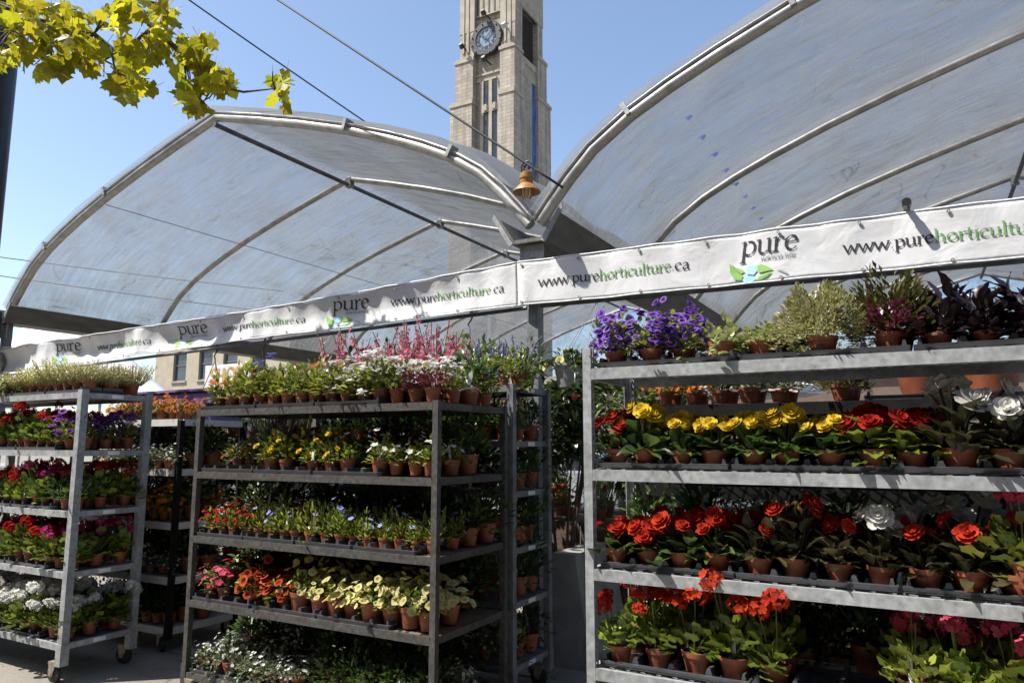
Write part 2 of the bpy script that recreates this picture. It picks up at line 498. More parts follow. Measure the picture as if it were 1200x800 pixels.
def banner_mat():
    m, nt, N, L = newmat('white_vinyl')
    col, fac, src = noise_mix(nt, (0.74, 0.745, 0.75), (0.68, 0.685, 0.69), 2.2)
    b = N.new('ShaderNodeBsdfPrincipled'); b.inputs['Roughness'].default_value = 0.42
    L.new(col, b.inputs['Base Color'])
    no = N.new('ShaderNodeTexNoise'); no.inputs['Scale'].default_value = 5; no.inputs['Detail'].default_value = 3; no.inputs['Distortion'].default_value = 0.5
    L.new(src, no.inputs['Vector'])
    bp = N.new('ShaderNodeBump'); bp.inputs['Strength'].default_value = 0.22; bp.inputs['Distance'].default_value = 0.05
    L.new(no.outputs['Fac'], bp.inputs['Height']); L.new(bp.outputs[0], b.inputs['Normal'])
    t = N.new('ShaderNodeBsdfTranslucent'); t.inputs[0].default_value = (0.5, 0.5, 0.49, 1)
    ms = N.new('ShaderNodeMixShader'); ms.inputs[0].default_value = 0.12
    L.new(b.outputs[0], ms.inputs[1]); L.new(t.outputs[0], ms.inputs[2])
    o = N.new('ShaderNodeOutputMaterial'); L.new(ms.outputs[0], o.inputs[0])
    return m


M['vinyl'] = banner_mat()


def ground_mat():
    m, nt, N, L = newmat('worn_pavement')
    col, fac, src = noise_mix(nt, (0.205, 0.188, 0.157), (0.15, 0.136, 0.114), 0.9, detail=8)
    n2 = N.new('ShaderNodeTexNoise'); n2.inputs['Scale'].default_value = 45; n2.inputs['Detail'].default_value = 4
    L.new(src, n2.inputs['Vector'])
    mr = N.new('ShaderNodeMapRange'); mr.inputs[3].default_value = 0.6; mr.inputs[4].default_value = 1.35
    L.new(n2.outputs['Fac'], mr.inputs[0])
    mu = N.new('ShaderNodeMix'); mu.data_type = 'RGBA'; mu.blend_type = 'MULTIPLY'; mu.inputs['Factor'].default_value = 1
    L.new(col, mu.inputs['A']); L.new(mr.outputs[0], mu.inputs['B'])
    vo = N.new('ShaderNodeTexVoronoi'); vo.feature = 'DISTANCE_TO_EDGE'; vo.inputs['Scale'].default_value = 0.7
    nd = N.new('ShaderNodeTexNoise'); nd.inputs['Scale'].default_value = 3
    L.new(src, nd.inputs['Vector'])
    va = N.new('ShaderNodeVectorMath'); va.operation = 'ADD'
    L.new(src, va.inputs[0]); L.new(nd.outputs['Color'], va.inputs[1]); L.new(va.outputs[0], vo.inputs['Vector'])
    lt = N.new('ShaderNodeMapRange'); lt.inputs[1].default_value = 0.0; lt.inputs[2].default_value = 0.012; lt.inputs[3].default_value = 0.45; lt.inputs[4].default_value = 1
    L.new(vo.outputs['Distance'], lt.inputs[0])
    m2 = N.new('ShaderNodeMix'); m2.data_type = 'RGBA'; m2.blend_type = 'MULTIPLY'; m2.inputs['Factor'].default_value = 1
    L.new(mu.outputs['Result'], m2.inputs['A']); L.new(lt.outputs[0], m2.inputs['B'])
    b = N.new('ShaderNodeBsdfPrincipled'); b.inputs['Roughness'].default_value = 0.9
    L.new(m2.outputs['Result'], b.inputs['Base Color'])
    bp = N.new('ShaderNodeBump'); bp.inputs['Strength'].default_value = 0.4; bp.inputs['Distance'].default_value = 0.01
    L.new(n2.outputs['Fac'], bp.inputs['Height']); L.new(bp.outputs[0], b.inputs['Normal'])
    o = N.new('ShaderNodeOutputMaterial'); L.new(b.outputs[0], o.inputs[0])
    return m


M['pavement'] = ground_mat()
M['asphalt'] = surf('asphalt', (0.055, 0.055, 0.057), (0.04, 0.04, 0.042), rough=0.9, scale=6, bump=0.3, bscale=80)

# ------------------------------------------------------------------ the setting
g = MB()
n = 24
g.add([(-900 + 1800 * i / n, -900 + 1800 * j / n, 0) for j in range(n + 1) for i in range(n + 1)],
      [(j * (n + 1) + i, j * (n + 1) + i + 1, (j + 1) * (n + 1) + i + 1, (j + 1) * (n + 1) + i) for j in range(n) for i in range(n)])
tag(g.build('ground', M['pavement']), kind='structure')
g = MB(); g.add([(-200, 18.4, .004), (200, 18.4, .004), (200, 27.5, .004), (-200, 27.5, .004)], [(0, 1, 2, 3)])
tag(g.build('road', M['asphalt']), kind='structure')
g = MB()
g.prism([(27.5, 0), (27.54, .12), (31, .13), (31, 0)], 'x', -200, 200)
tag(g.build('pavement', M['concrete']), kind='structure')

# ------------------------------------------------------------------ clock tower
def tower():
    X0, X1, Y0, Y1 = -35.67, -29.0, 52.5, 59.6
    t = thing('clock_tower', 'tall buff brick clock tower with stepped corner piers rising behind the canopies', 'tower', ((X0 + X1) / 2, (Y0 + Y1) / 2, 0))
    cx, cy = (X0 + X1) / 2, (Y0 + Y1) / 2

    def bb(mb, x0, x1, y0, y1, z0, z1, mi=0):
        mb.bb(x0 - cx, x1 - cx, y0 - cy, y1 - cy, z0, z1, mi)
    w = MB()
    # core shaft, inset from the piers
    bb(w, X0 + 1.0, X1 - 0.55, Y0 + 0.55, Y1 - 1.0, 0, 44)
    w.build('shaft', M['buff_brick'], t)
    # stepped corner piers; each step carries a sloped stone cap
    def pier(x0, x1, y0, y1, steps, dx, dy):
        mb, cap = MB(), MB()
        z0 = 0
        for k, z1 in enumerate(steps):
            ex, ey = dx * (len(steps) - 1 - k) * 0.42, dy * (len(steps) - 1 - k) * 0.42
            a0, a1 = (x0 + min(0, ex), x1 + max(0, ex))
            b0, b1 = (y0 + min(0, ey), y1 + max(0, ey))
            bb(mb, a0, a1, b0, b1, z0, z1)
            if k < len(steps) - 1:
                bb(cap, a0 - .09, a1 + .09, b0 - .09, b1 + .09, z1 - .16, z1 + .16)
                bb(cap, a0 + .06, a1 - .06, b0 + .06, b1 - .06, z1 + .16, z1 + .36)
            z0 = z1
        p = mb.build('pier', M['buff_brick'], t)
        cap.build('stone_cap', M['lime'], p)
    pier(-34.84, -33.35, Y0 + .02, Y0 + 1.3, [32.2, 36.4, 44.4], -1, -.35)
    pier(-30.5, X1 - .03, Y0, Y0 + 1.35, [32.3, 36.6, 44.4], 0.03, -.35)
    pier(-34.84, -33.2, 56.4, 57.7, [32.2, 36.4, 44.4], -1, .5)
    pier(-30.7, X1 - .06, 57.0, 58.0, [33.6, 37.7, 44.4], 0.02, 1.9)
    # second slim piers give the left outline its steps
    for (x0, x1, y0, y1, z) in [(-35.3, -34.2, Y0 + .9, Y0 + 3, 36.0), (-35.67, -34.2, Y0 + 1.2, Y0 + 4, 33.4)]:
        mb = MB(); bb(mb, x0, x1, y0, y1, 0, z); p = mb.build('pier', M['buff_brick'], t)
        c = MB(); bb(c, x0 - .08, x1 + .02, y0 - .08, y1 + .08, z, z + .3); c.build('stone_cap', M['lime'], p)
    # front face: recess with two slit windows, mullions and a stone lintel
    r = MB()
    bb(r, -33.3, -30.55, Y0 + .42, Y0 + .6, 34.25, 34.75)
    bb(r, -33.4, -30.45, Y0 + .30, Y0 + .6, 34.75, 34.95)
    r.build('lintel', M['lime'], t)
    for x in (-32.28, -31.35):
        for (z0, z1) in ((10, 22.9), (23.5, 31.2), (31.8, 34.0)):
            s = MB(); bb(s, x - .24, x + .24, Y0 + .5, Y0 + .56, z0, z1); s.build('window', M['slit'], t)
        for z in (23.2, 31.5):
            s = MB(); bb(s, x - .30, x + .30, Y0 + .36, Y0 + .56, z - .3, z + .3); bb(s, x - .15, x + .15, Y0 + .26, Y0 + .36, z - .18, z + .42); s.build('spandrel', M['lime'], t)
    for x in (-32.72, -31.815, -30.91):
        s = MB(); bb(s, x - .17, x + .17, Y0 + .40, Y0 + .56, 10, 34.25); s.build('mullion', M['lime'], t)
    # stone crown with flutes
    cr = MB()
    bb(cr, -33.35, -30.5, Y0 + .3, Y0 + .6, 40.6, 44)
    bb(cr, -34.9, -33.3, Y0 - .02, Y0 + .1, 39.2, 44.5)
    bb(cr, -30.55, X1 + .02, Y0 - .03, Y0 + .1, 38.9, 44.5)
    bb(cr, X1 - .14, X1 + .03, Y0 + .08, 57.95, 41.0, 44.5)
    bb(cr, -35.0, X1 + .05, Y0 - .05, 58.0, 44.5, 45.6)
    c = cr.build('crown', M['lime'], t)
    for k in range(5):
        s = MB(); bb(s, -33.2 + k * .6, -33.05 + k * .6, Y0 + .26, Y0 + .3, 40.8, 43.6); s.build('flute', M['louver'], c)
    for x in (-34.45, -33.95, -30.0, -29.5):
        s = MB(); bb(s, x - .09, x + .09, Y0 - .09, Y0 - .005, 37.2, 43.8); s.build('rib', M['lime'], t)
    # side face: louvre, lower panel, blue sheet hanging down the recess
    lv = MB(); bb(lv, X1 - .58, X1 - .50, 54.5, 56.8, 36.6, 41.0); L0 = lv.build('louvre', M['louver'], t)
    for k in range(22):
        s = MB(); s.box((X1 - .46 - cx, 55.65 - cy, 36.7 + k * .2), (.10, 2.24, .03), Matrix.Rotation(rad(35), 4, 'Y')); s.build('slat', M['louver'], L0)
    s = MB(); bb(s, X1 - .6, X1 - .22, 54.3, 57.0, 36.0, 36.6); bb(s, X1 - .6, X1 - .3, 54.0, 57.0, 34.8, 36.0); s.build('sill', M['lime'], t)
    s = MB(); bb(s, X1 - .56, X1 - .02, Y0 + 1.35, 54.3, 0, 36.2); bb(s, X1 - .56, X1 - .2, 54.3, 56.0, 0, 34.8); s.build('panel', M['buff_brick'], t)
    s = MB()
    for k in range(26):
        z0, z1 = 34.8 - k, 33.8 - k
        d0, d1 = .10 * math.sin(k * 1.7), .10 * math.sin((k + 1) * 1.7)
        s.add([(X1 - .38 - cx + d0, 56.05 - cy, z0), (X1 - .38 - cx - d0, 57.0 - cy, z0), (X1 - .38 - cx - d1, 57.0 - cy, z1), (X1 - .38 - cx + d1, 56.05 - cy, z1)], [(0, 1, 2, 3)])
    s.build('blue_sheet', M['bluetarp'], t, True)
    # clock
    ccx, ccz, cr_ = -31.95, 38.0, 1.62
    face = Matrix.Rotation(rad(90), 4, 'X')
    cl = MB(); cl.lathe([(0.001, .0), (cr_ * .74, .0), (cr_ * .74, -.1)], 32, (ccx - cx, Y0 - .12 - cy, ccz), 0, face)
    clock = cl.build('clock', M['dial'], t)
    rm = MB(); rm.lathe([(cr_ * .66, -.35), (cr_ * 1.0, -.35), (cr_ * 1.04, .0), (cr_ * .98, .1), (cr_ * .68, .1), (cr_ * .66, -.02)], 32, (ccx - cx, Y0 - .12 - cy, ccz), 0, face)
    shape_smooth(rm.build('rim', M['black'], clock))
    nm = MB()
    for k in range(12):
        a = TAU * k / 12
        q = Matrix.Rotation(-a, 4, 'Y')
        c0 = Vector((ccx - cx + math.sin(a) * cr_ * .53, Y0 - .15 - cy, ccz + math.cos(a) * cr_ * .53))
        nm.box(c0, (.10, .03, .30), q)
        nm.box(c0 + q @ Vector((.12, -.001, 0)), (.05, .03, .30), q)
        nm.box(c0 + q @ Vector((-.12, -.001, 0)), (.05, .03, .30), q)
    nm.build('numeral_ring', M['black'], clock)
    for (a, ln, wd) in ((rad(47), 1.15, .10), (rad(-48), .72, .15)):
        h = MB(); q = Matrix.Rotation(a, 4, 'Y')
        h.box(Vector((ccx - cx, Y0 - .21 - cy - wd * .1, ccz)) + q @ Vector((0, 0, ln / 2 - .15)), (wd, .03, ln + .3), q)
        h.build('hand', M['black'], clock)
    for k in range(12):
        a = TAU * (k + .5) / 12
        h = MB(); h.lathe([(.0, -.08), (.075, -.03), (.075, .03), (0, .08)], 6, (ccx - cx + math.sin(a) * cr_ * .92, Y0 - .27 - cy, ccz + math.cos(a) * cr_ * .92)); h.build('bolt', M['lime'], clock)
    for (dx, dz) in ((0, 2.25), (2.2, .35), (-2.3, -.35), (.1, -2.25)):
        h = MB()
        h.tube([(ccx - cx + dx, Y0 + .5 - cy, ccz + dz), (ccx - cx + dx, Y0 - .55 - cy, ccz + dz)], .07, 6)
        h.lathe([(.0, .2), (.2, .2), (.27, -.2), (.22, -.24), (.0, -.24)], 10, (ccx - cx + dx, Y0 - .7 - cy, ccz + dz), 0, Matrix.Rotation(rad(60), 4, 'X'))
        h.build('floodlight', M['black'] if dx < 2 else M['greypot'], clock)


tower()


# ------------------------------------------------------------------ far buildings with real window openings
def facade(name, label, X0, X1, Y, H, wall, cols, rows, wz, ww, wh, depth=6, extra=None):
    t = thing(name, label, 'building', ((X0 + X1) / 2, Y, 0))
    cx = (X0 + X1) / 2
    xs = [X0]
    for c in cols:
        xs += [c - ww / 2, c + ww / 2]
    xs.append(X1)
    zs = [0]
    for r in rows:
        zs += [r, r + wh]
    zs.append(H)
    w = MB()
    for i in range(len(xs) - 1):
        for j in range(len(zs) - 1):
            hole = i % 2 == 1 and j % 2 == 1
            x0, x1, z0, z1 = xs[i] - cx, xs[i + 1] - cx, zs[j], zs[j + 1]
            if not hole:
                w.add([(x0, 0, z0), (x1, 0, z0), (x1, 0, z1), (x0, 0, z1)], [(0, 1, 2, 3)])
            else:
                for (a, b) in (((x0, z0), (x1, z0)), ((x1, z0), (x1, z1)), ((x1, z1), (x0, z1)), ((x0, z1), (x0, z0))):
                    w.add([(a[0], 0, a[1]), (b[0], 0, b[1]), (b[0], .3, b[1]), (a[0], .3, a[1])], [(0, 1, 2, 3)])
    x0, x1 = X0 - cx, X1 - cx
    w.add([(x0, 0, 0), (x0, 0, H), (x0, depth, H), (x0, depth, 0), (x1, 0, 0), (x1, 0, H), (x1, depth, H), (x1, depth, 0)], [(0, 1, 2, 3), (7, 6, 5, 4), (3, 2, 6, 7)])
    w.build('wall', wall, t)
    rf = MB(); rf.bb(x0 - .25, x1 + .25, -.3, depth + .2, H + .004, H + .35); rf.build('roof', M['lime'], t)
    for c in cols:
        for r in rows:
            f = MB()
            a, b = c - ww / 2 - cx, c + ww / 2 - cx
            for (p, q, z0, z1) in ((a, a + .1, r, r + wh), (b - .1, b, r, r + wh), (a + .1, b - .1, r, r + .1), (a + .1, b - .1, r + wh - .1, r + wh), (a + .1, b - .1, r + wh * .55, r + wh * .55 + .08)):
                f.bb(p, q, .18, .28, z0, z1)
            fo = f.build('window', M['win_frame'], t)
            g = MB(); g.add([(a, .24, r), (b, .24, r), (b, .24, r + wh), (a, .24, r + wh)], [(0, 1, 2, 3)]); g.build('pane', M['win_glass'], fo)
            s = MB(); s.bb(a - .12, b + .12, -.12, .17, r - .15, r - .004); s.build('sill', M['lime'], fo)
    return t


facade_building = facade('shop_building', 'beige stone shop building with tall windows and a white painted sign', -58.2, -42, 40, 10.5, M['beige_wall'],
                     [-54.9, -51.6, -48.6, -45.4], [2.2, 6.9], 0, 1.7, 2.4)
row_house = facade('brick_building', 'long low brown brick building across the road', -41, 36, 33, 4.6, M['brown_wall'], [-38 + k * 4.6 for k in range(16)], [1.1], 0, 2.0, 2.2)

added_hall = facade('facade_building', 'unseen two storey brick hall added behind the viewer to cut sky fill', -42, 34, 0, 11.5, M['brown_wall'], [-39 + k * 4.4 for k in range(17)], [1.2, 6.4], 0, 2.2, 2.8, 8)  # unseen hall added behind the camera to cut sky fill on the racks
added_hall.location.y = -10.5
added_hall.rotation_euler.z = PI

# ------------------------------------------------------------------ lettering: a broad nib swept along each letter's skeleton
def arc(cx, cy, rx, ry, a0, a1, n=12):
    return [(cx + rx * math.cos(rad(a0 + (a1 - a0) * i / n)), cy + ry * math.sin(rad(a0 + (a1 - a0) * i / n))) for i in range(n + 1)]


GL = {
    'w': (1.42, [[(-.08, 1), (.12, 1)], [(.02, 1), (.36, 0), (.68, .95)], [(.68, .95), (1.0, 0), (1.32, 1)], [(1.2, 1), (1.42, 1)]]),
    'p': (.98, [[(.02, .95), (.2, 1.02), (.2, -.55)], [(.05, -.55), (.36, -.55)], arc(.5, .5, .36, .5, 150, -150)]),
    'u': (1.0, [[(0, .98), (.16, 1), (.16, .3)] + arc(.42, .3, .26, .3, 180, 330, 8)[1:], [(.62, .98), (.76, 1), (.76, .1), (.92, .02)]]),
    'r': (.66, [[(.02, .95), (.18, 1), (.18, 0)], [(.04, 0), (.34, 0)], [(.18, .6), (.32, .9), (.48, 1), (.62, .9)]]),
    'e': (.86, [[(.12, .52), (.72, .62)] + arc(.42, .55, .31, .45, 10, 180, 9)[1:] + arc(.45, .5, .34, .5, 180, 320, 9)[1:]]),
    'h': (1.04, [[(.02, 1.62), (.18, 1.66), (.18, 0)], [(.04, 0), (.34, 0)], [(.18, .62), (.34, .9), (.54, 1), (.74, .82), (.78, .55), (.78, 0)], [(.64, 0), (.94, 0)]]),
    'o': (.98, [arc(.46, .5, .38, .5, 0, 360, 20)]),
    't': (.62, [[(.26, 1.35), (.24, .25), (.34, .03), (.54, .08)], [(.0, .96), (.54, .98)]]),
    'i': (.44, [[(.04, .95), (.2, 1), (.2, 0)], [(.06, 0), (.36, 0)], [(.18, 1.42), (.22, 1.42)]]),
    'c': (.82, [arc(.46, .5, .38, .5, 50, 310, 14)]),
    'l': (.42, [[(.04, 1.62), (.2, 1.66), (.2, 0)], [(.06, 0), (.36, 0)]]),
    'a': (.88, [[(.14, .8), (.3, .98), (.5, 1), (.64, .82), (.64, .12), (.82, .02)], [(.64, .58), (.3, .48), (.12, .28), (.2, .05), (.4, 0), (.64, .2)]]),
    '.': (.40, [[(.14, .06), (.2, .06)]]),
    'H': (1.1, [[(.15, 0), (.15, 1.4)], [(.85, 0), (.85, 1.4)], [(.15, .7), (.85, .7)]]),
    'O': (1.2, [arc(.58, .7, .5, .7, 0, 360, 16)]),
    'R': (1.0, [[(.15, 0), (.15, 1.4), (.55, 1.35), (.7, 1.05), (.5, .75), (.15, .7)], [(.45, .72), (.85, 0)]]),
    'T': (1.0, [[(.5, 0), (.5, 1.4)], [(.05, 1.4), (.95, 1.4)]]),
    'I': (.45, [[(.2, 0), (.2, 1.4)]]),
    'C': (1.1, [arc(.58, .7, .5, .7, 45, 315, 12)]),
    'U': (1.1, [[(.15, 1.4), (.15, .4)] + arc(.5, .4, .35, .4, 180, 360, 8)[1:] + [(.85, 1.4)]]),
    'L': (.9, [[(.15, 1.4), (.15, 0), (.75, 0)]]),
    'E': (.9, [[(.75, 1.4), (.15, 1.4), (.15, 0), (.78, 0)], [(.15, .72), (.65, .72)]]),
    'S': (.9, [[(.72, 1.25), (.45, 1.4), (.18, 1.2), (.2, .9), (.68, .55), (.7, .2), (.42, 0), (.12, .16)]]),
    'P': (.95, [[(.15, 0), (.15, 1.4), (.55, 1.36), (.75, 1.05), (.55, .7), (.15, .66)]]),
}


def write(mb, text, x, z, size, total, place, nib=.17, thin=.055, mi_of=lambda i: 0, slant=0.0):
    """letters from x rightward to fill total width; place(x, z, lift) -> 3-D point"""
    w = sum(GL[c][0] for c in text)
    kx = total / w
    lift = 0
    nv = (math.cos(rad(32)) * nib / 2, math.sin(rad(32)) * nib / 2)
    for i, c in enumerate(text):
        adv, strokes = GL[c]
        for st in strokes:
            pts = [st[0]]
            for a, b in zip(st, st[1:]):
                d = math.hypot(b[0] - a[0], b[1] - a[1])
                k = max(1, int(d / .35))
                pts += [(a[0] + (b[0] - a[0]) * q / k, a[1] + (b[1] - a[1]) * q / k) for q in range(1, k + 1)]
            for a, b in zip(pts, pts[1:]):
                dx, dz = b[0] - a[0], b[1] - a[1]
                l = math.hypot(dx, dz) or 1
                nx, nz = -dz / l, dx / l
                # nib footprint across the stroke
                wv = abs(nv[0] * nx + nv[1] * nz) + thin / 2
                quad = [(a[0] - nx * wv - dx / l * .03, a[1] - nz * wv - dz / l * .03), (b[0] - nx * wv + dx / l * .03, b[1] - nz * wv + dz / l * .03),
                        (b[0] + nx * wv + dx / l * .03, b[1] + nz * wv + dz / l * .03), (a[0] + nx * wv - dx / l * .03, a[1] + nz * wv - dz / l * .03)]
                lift += 1
                mb.add([place(x + (p[0] + slant * p[1]) * kx, z + p[1] * size, (lift % 9) * .00025) for p in quad], [(0, 1, 2, 3)], mi_of(i))
        x += adv * kx
    return x


# sign on the shop building
sg = thing('shop_sign', 'white board sign with tan painted lettering on the beige shop building', 'sign', (-48.6, 39.8, 7.1))
s = MB(); s.bb(-2.6, 2.6, -.1, .1, -.9, .9); s.build('board', M['white_plastic'], sg)
s = MB()
write(s, 'SHOP', -2.0, -.55, .8, 4.0, lambda x, z, l: (x, -.12 - l * 5, z), nib=.26, thin=.1)
s.build('lettering', M['tan_ink'], sg)


# ------------------------------------------------------------------ canopies
AX = 3.72            # half width of a bay
EAVE, APEX = 3.27, 5.0
PROF = [(0, 3.27), (.12, 3.42), (.26, 3.58), (.45, 3.77), (.75, 3.97), (1.05, 4.12), (1.4, 4.27), (1.9, 4.46), (2.5, 4.655), (3.1, 4.83), (3.72, 5.0)]
CY0, BAY, NB = 4.8, 2.05, 6


def arch_z(t):
    for (a, za), (b, zb) in zip(PROF, PROF[1:]):
        if t <= b:
            return za + (zb - za) * (t - a) / (b - a)
    return APEX


def arch_pts(cx, off=0.0):
    L = [(cx - AX + t, z) for t, z in PROF]
    Rr = [(cx + AX - t, z) for t, z in PROF[::-1]][1:]
    pts = L + Rr
    if off:
        out = []
        for i, p in enumerate(pts):
            a, b = pts[max(0, i - 1)], pts[min(len(pts) - 1, i + 1)]
            dx, dz = b[0] - a[0], b[1] - a[1]
            l = math.hypot(dx, dz)
            out.append((p[0] - dz / l * off, p[1] + dx / l * off))
        pts = out
    return pts


def canopy(cx, label):
    t = thing('greenhouse_canopy', label, 'canopy', (cx, CY0, 0), 'plastic canopies over the market stall')
    for k in range(NB + 1):
        y = k * BAY
        mb = MB()
        r = .038 if k else .045
        mb.tube([(x, y, z) for x, z in arch_pts(0)], r, 8)
        shape_smooth(mb.build('arch_tube', M['alu'], t), 50)
        if k == 0:   # doubled front hoop with couplers
            mb = MB(); mb.tube([(x, y - .03, z) for x, z in arch_pts(0, .048)], .016, 8)
            shape_smooth(mb.build('arch_tube', M['alu'], t), 50)
            for q in (4, 7, 13, 16):
                x, z = arch_pts(0, .04)[q]
                c = MB(); c.box((x, y - .02, z), (.035, .10, .105), Matrix.Rotation(math.atan2(arch_pts(0)[q + 1][1] - arch_pts(0)[q - 1][1], arch_pts(0)[q + 1][0] - arch_pts(0)[q - 1][0]) * -1, 4, 'Y'))
                c.build('coupler', M['galv'], t)
    mb = MB(); mb.tube([(0, -.03, APEX - .085), (0, NB * BAY, APEX - .085)], .027, 8); shape_smooth(mb.build('ridge_purlin', M['tube_dark'], t), 50)
    for k in range(1, NB):
        mb = MB(); mb.box((0, k * BAY, APEX - .05), (.09, .08, .12)); mb.build('coupler', M['galv'], t)
    # wire bracing
    for sx in ((-1,) if cx < 0 else ()):
        mb = MB()
        mb.tube([(sx * 1.9, .02, arch_z(AX - 1.9) - .06), (sx * 1.9, NB * BAY, arch_z(AX - 1.9) - .06)], .0045, 5)
        mb.build('brace_wire', M['tube_dark'], t)
    # inner film, drawn over the hoops with slack between them, and an inflated outer film
    for (nm, off0, puff, seed) in (('film_inner', .05, -.035, 1), ('film_outer', .10, .13, 2)):
        rr = random.Random(seed + int(cx * 10))
        base = arch_pts(0, off0)
        prof = []
        for a, b in zip(base, base[1:]):
            for q in range(3):
                prof.append((a[0] + (b[0] - a[0]) * q / 3, a[1] + (b[1] - a[1]) * q / 3))
        prof.append(base[-1])
        ny = NB * 8
        mb = MB()
        vs_, fs = [], []
        ph = [rr.uniform(0, TAU) for _ in range(6)]
        for j in range(ny + 1):
            y = -.07 + (NB * BAY + .14) * j / ny
            sl = math.sin(PI * ((j % 8) / 8.0)) ** .8
            for i, (x, z) in enumerate(prof):
                u = i / (len(prof) - 1)
                a, b = prof[max(0, i - 1)], prof[min(len(prof) - 1, i + 1)]
                dx, dz = b[0] - a[0], b[1] - a[1]
                l = math.hypot(dx, dz)
                wob = .012 * math.sin(u * 61 + ph[0] + y * 1.3) + .010 * math.sin(u * 97 + y * 3.7 + ph[1]) + .012 * math.sin(y * 5.1 + u * 23 + ph[2])
                o = puff * sl * (math.sin(PI * min(1, u * 1.0)) ** .35) + wob * (.3 + sl)
                vs_.append((x - dz / l * o, y, z + dx / l * o))
        m_ = len(prof)
        for j in range(ny):
            for i in range(m_ - 1):
                fs.append((j * m_ + i, j * m_ + i + 1, (j + 1) * m_ + i + 1, (j + 1) * m_ + i))
        mb.add(vs_, fs)
        mb.build(nm, M['film'], t, True)
    mb = MB(); ap = arch_pts(0, .04)
    mb.add([(x, NB * BAY + .06, z) for x, z in ap], [tuple(range(len(ap)))])
    mb.build('film_gable', M['film'], t)
    return t


can_a = canopy(-6.24, 'translucent plastic film canopy with its whole pointed front hoop beside the clock tower')
can_b = canopy(1.28, 'translucent plastic film canopy with blue printed marks above the perforated-post rack')

# rows of blue printed marks on the film of the second canopy
for (t0, ys) in ((1.02, [.55 + .42 * k for k in range(8)]),):
    for k, y in enumerate(ys):
        x = -AX + t0 - .0 * k
        z = arch_z(t0) + .012
        p = MB()
        sl = math.atan2(.5, 1)
        ax_ = Vector((math.cos(sl), 0, math.sin(sl)))
        ay = Vector((0, 1, 0))
        c = Vector((x, y, z))
        p.add([c + ax_ * a + ay * b for a, b in ((-.035, -.04), (.035, -.02), (.04, .02), (0, .05), (-.015, .015), (.008, .0), (-.01, -.012))], [(0, 1, 6), (1, 5, 6), (1, 2, 5), (2, 3, 4, 5)])
        p.build('printed_mark', M['film_ink'], can_b)


def gutter(x, label, post=True):
    t = thing('gutter_beam', label, 'gutter', (x, CY0, 0), 'gutter beams between the canopies')
    mb = MB()
    prof = [(-.26, 3.30), (-.14, 3.10), (.14, 3.10), (.26, 3.30), (.24, 3.31), (.12, 3.13), (-.12, 3.13), (-.24, 3.31)]
    mb.prism(prof, 'y', -.12, NB * BAY + .1)
    mb.build('channel', M['gutter'], t)
    for s in (-1, 1):
        mb = MB(); mb.prism([(s * .15, 3.08), (s * .30, 3.32), (s * .285, 3.36), (s * .12, 3.10)], 'y', -.14, -.127); mb.build('end_plate', M['galv'], t)
    for k in range(0, NB + 1, 2):
        mb = MB(); mb.bb(-.045, .045, k * BAY - .045, k * BAY + .045, 0, 3.098); p = mb.build('post', M['galv_dull'], t)
        b = MB(); b.bb(-.10, .10, k * BAY - .06, k * BAY - .047, 2.92, 3.095); b.build('bracket', M['galv'], p)
        b = MB(); b.bb(-.11, .11, k * BAY - .11, k * BAY + .11, 0, .012); b.build('base_plate', M['galv_dull'], p)
    return t


gutter(-2.48, 'steel gutter beam on square posts where the two film canopies meet')
gutter(-10.0, 'steel gutter beam under the outer foot of the pointed film canopy')
gutter(5.04, 'steel gutter beam under the far foot of the film canopy with blue marks')

# ------------------------------------------------------------------ banners
def interp(tab, x):
    if x <= tab[0][0]:
        return tab[0][1]
    for (a, va), (b, vb) in zip(tab, tab[1:]):
        if x <= b:
            return va + (vb - va) * (x - a) / (b - a)
    return tab[-1][1]


TOP_L = [(-10.1, 2.79), (-9, 2.80), (-7.2, 2.83), (-5.4, 2.86), (-4, 2.91), (-2.57, 2.975)]
BOT_L = [(-10.1, 2.47), (-9, 2.49), (-5.4, 2.585), (-2.57, 2.635)]
TIES = [-10.6, -8.95, -7.2, -5.45, -2.60]


def ban_l(x, z):
    zt, zb = interp(TOP_L, x), interp(BOT_L, x)
    w = max(0, min(1, (z - zb) / (zt - zb)))
    f, dep = 0, 0
    for a, b in zip(TIES, TIES[1:]):
        if a <= x <= b:
            s = (x - a) / (b - a)
            f = math.sin(PI * s)
            dep = .10 if b - a < 2 else .05
    y = 4.72 + f * dep * math.sin(PI * (1 - w) / 1.18) - .010 * math.sin(x * 9 + z * 6) - .006 * math.sin(x * 23 + 2)
    return y


def ban_r(x, z):
    w = (z - 2.62) / .34
    return 4.715 - .010 * math.sin(x * 7.3) * (1 - .5 * w) - .007 * math.sin(x * 17 + z * 9) - .018 * max(0, w) ** 2 * abs(math.sin(x * PI / .46)) - .03 * math.exp(-((x + 2.53) / .06) ** 2) * (1 - w)


def top_r(x): return 2.965 - .008 * (x + 2.57)
def bot_r(x): return 2.628 - .008 * (x + 2.57)


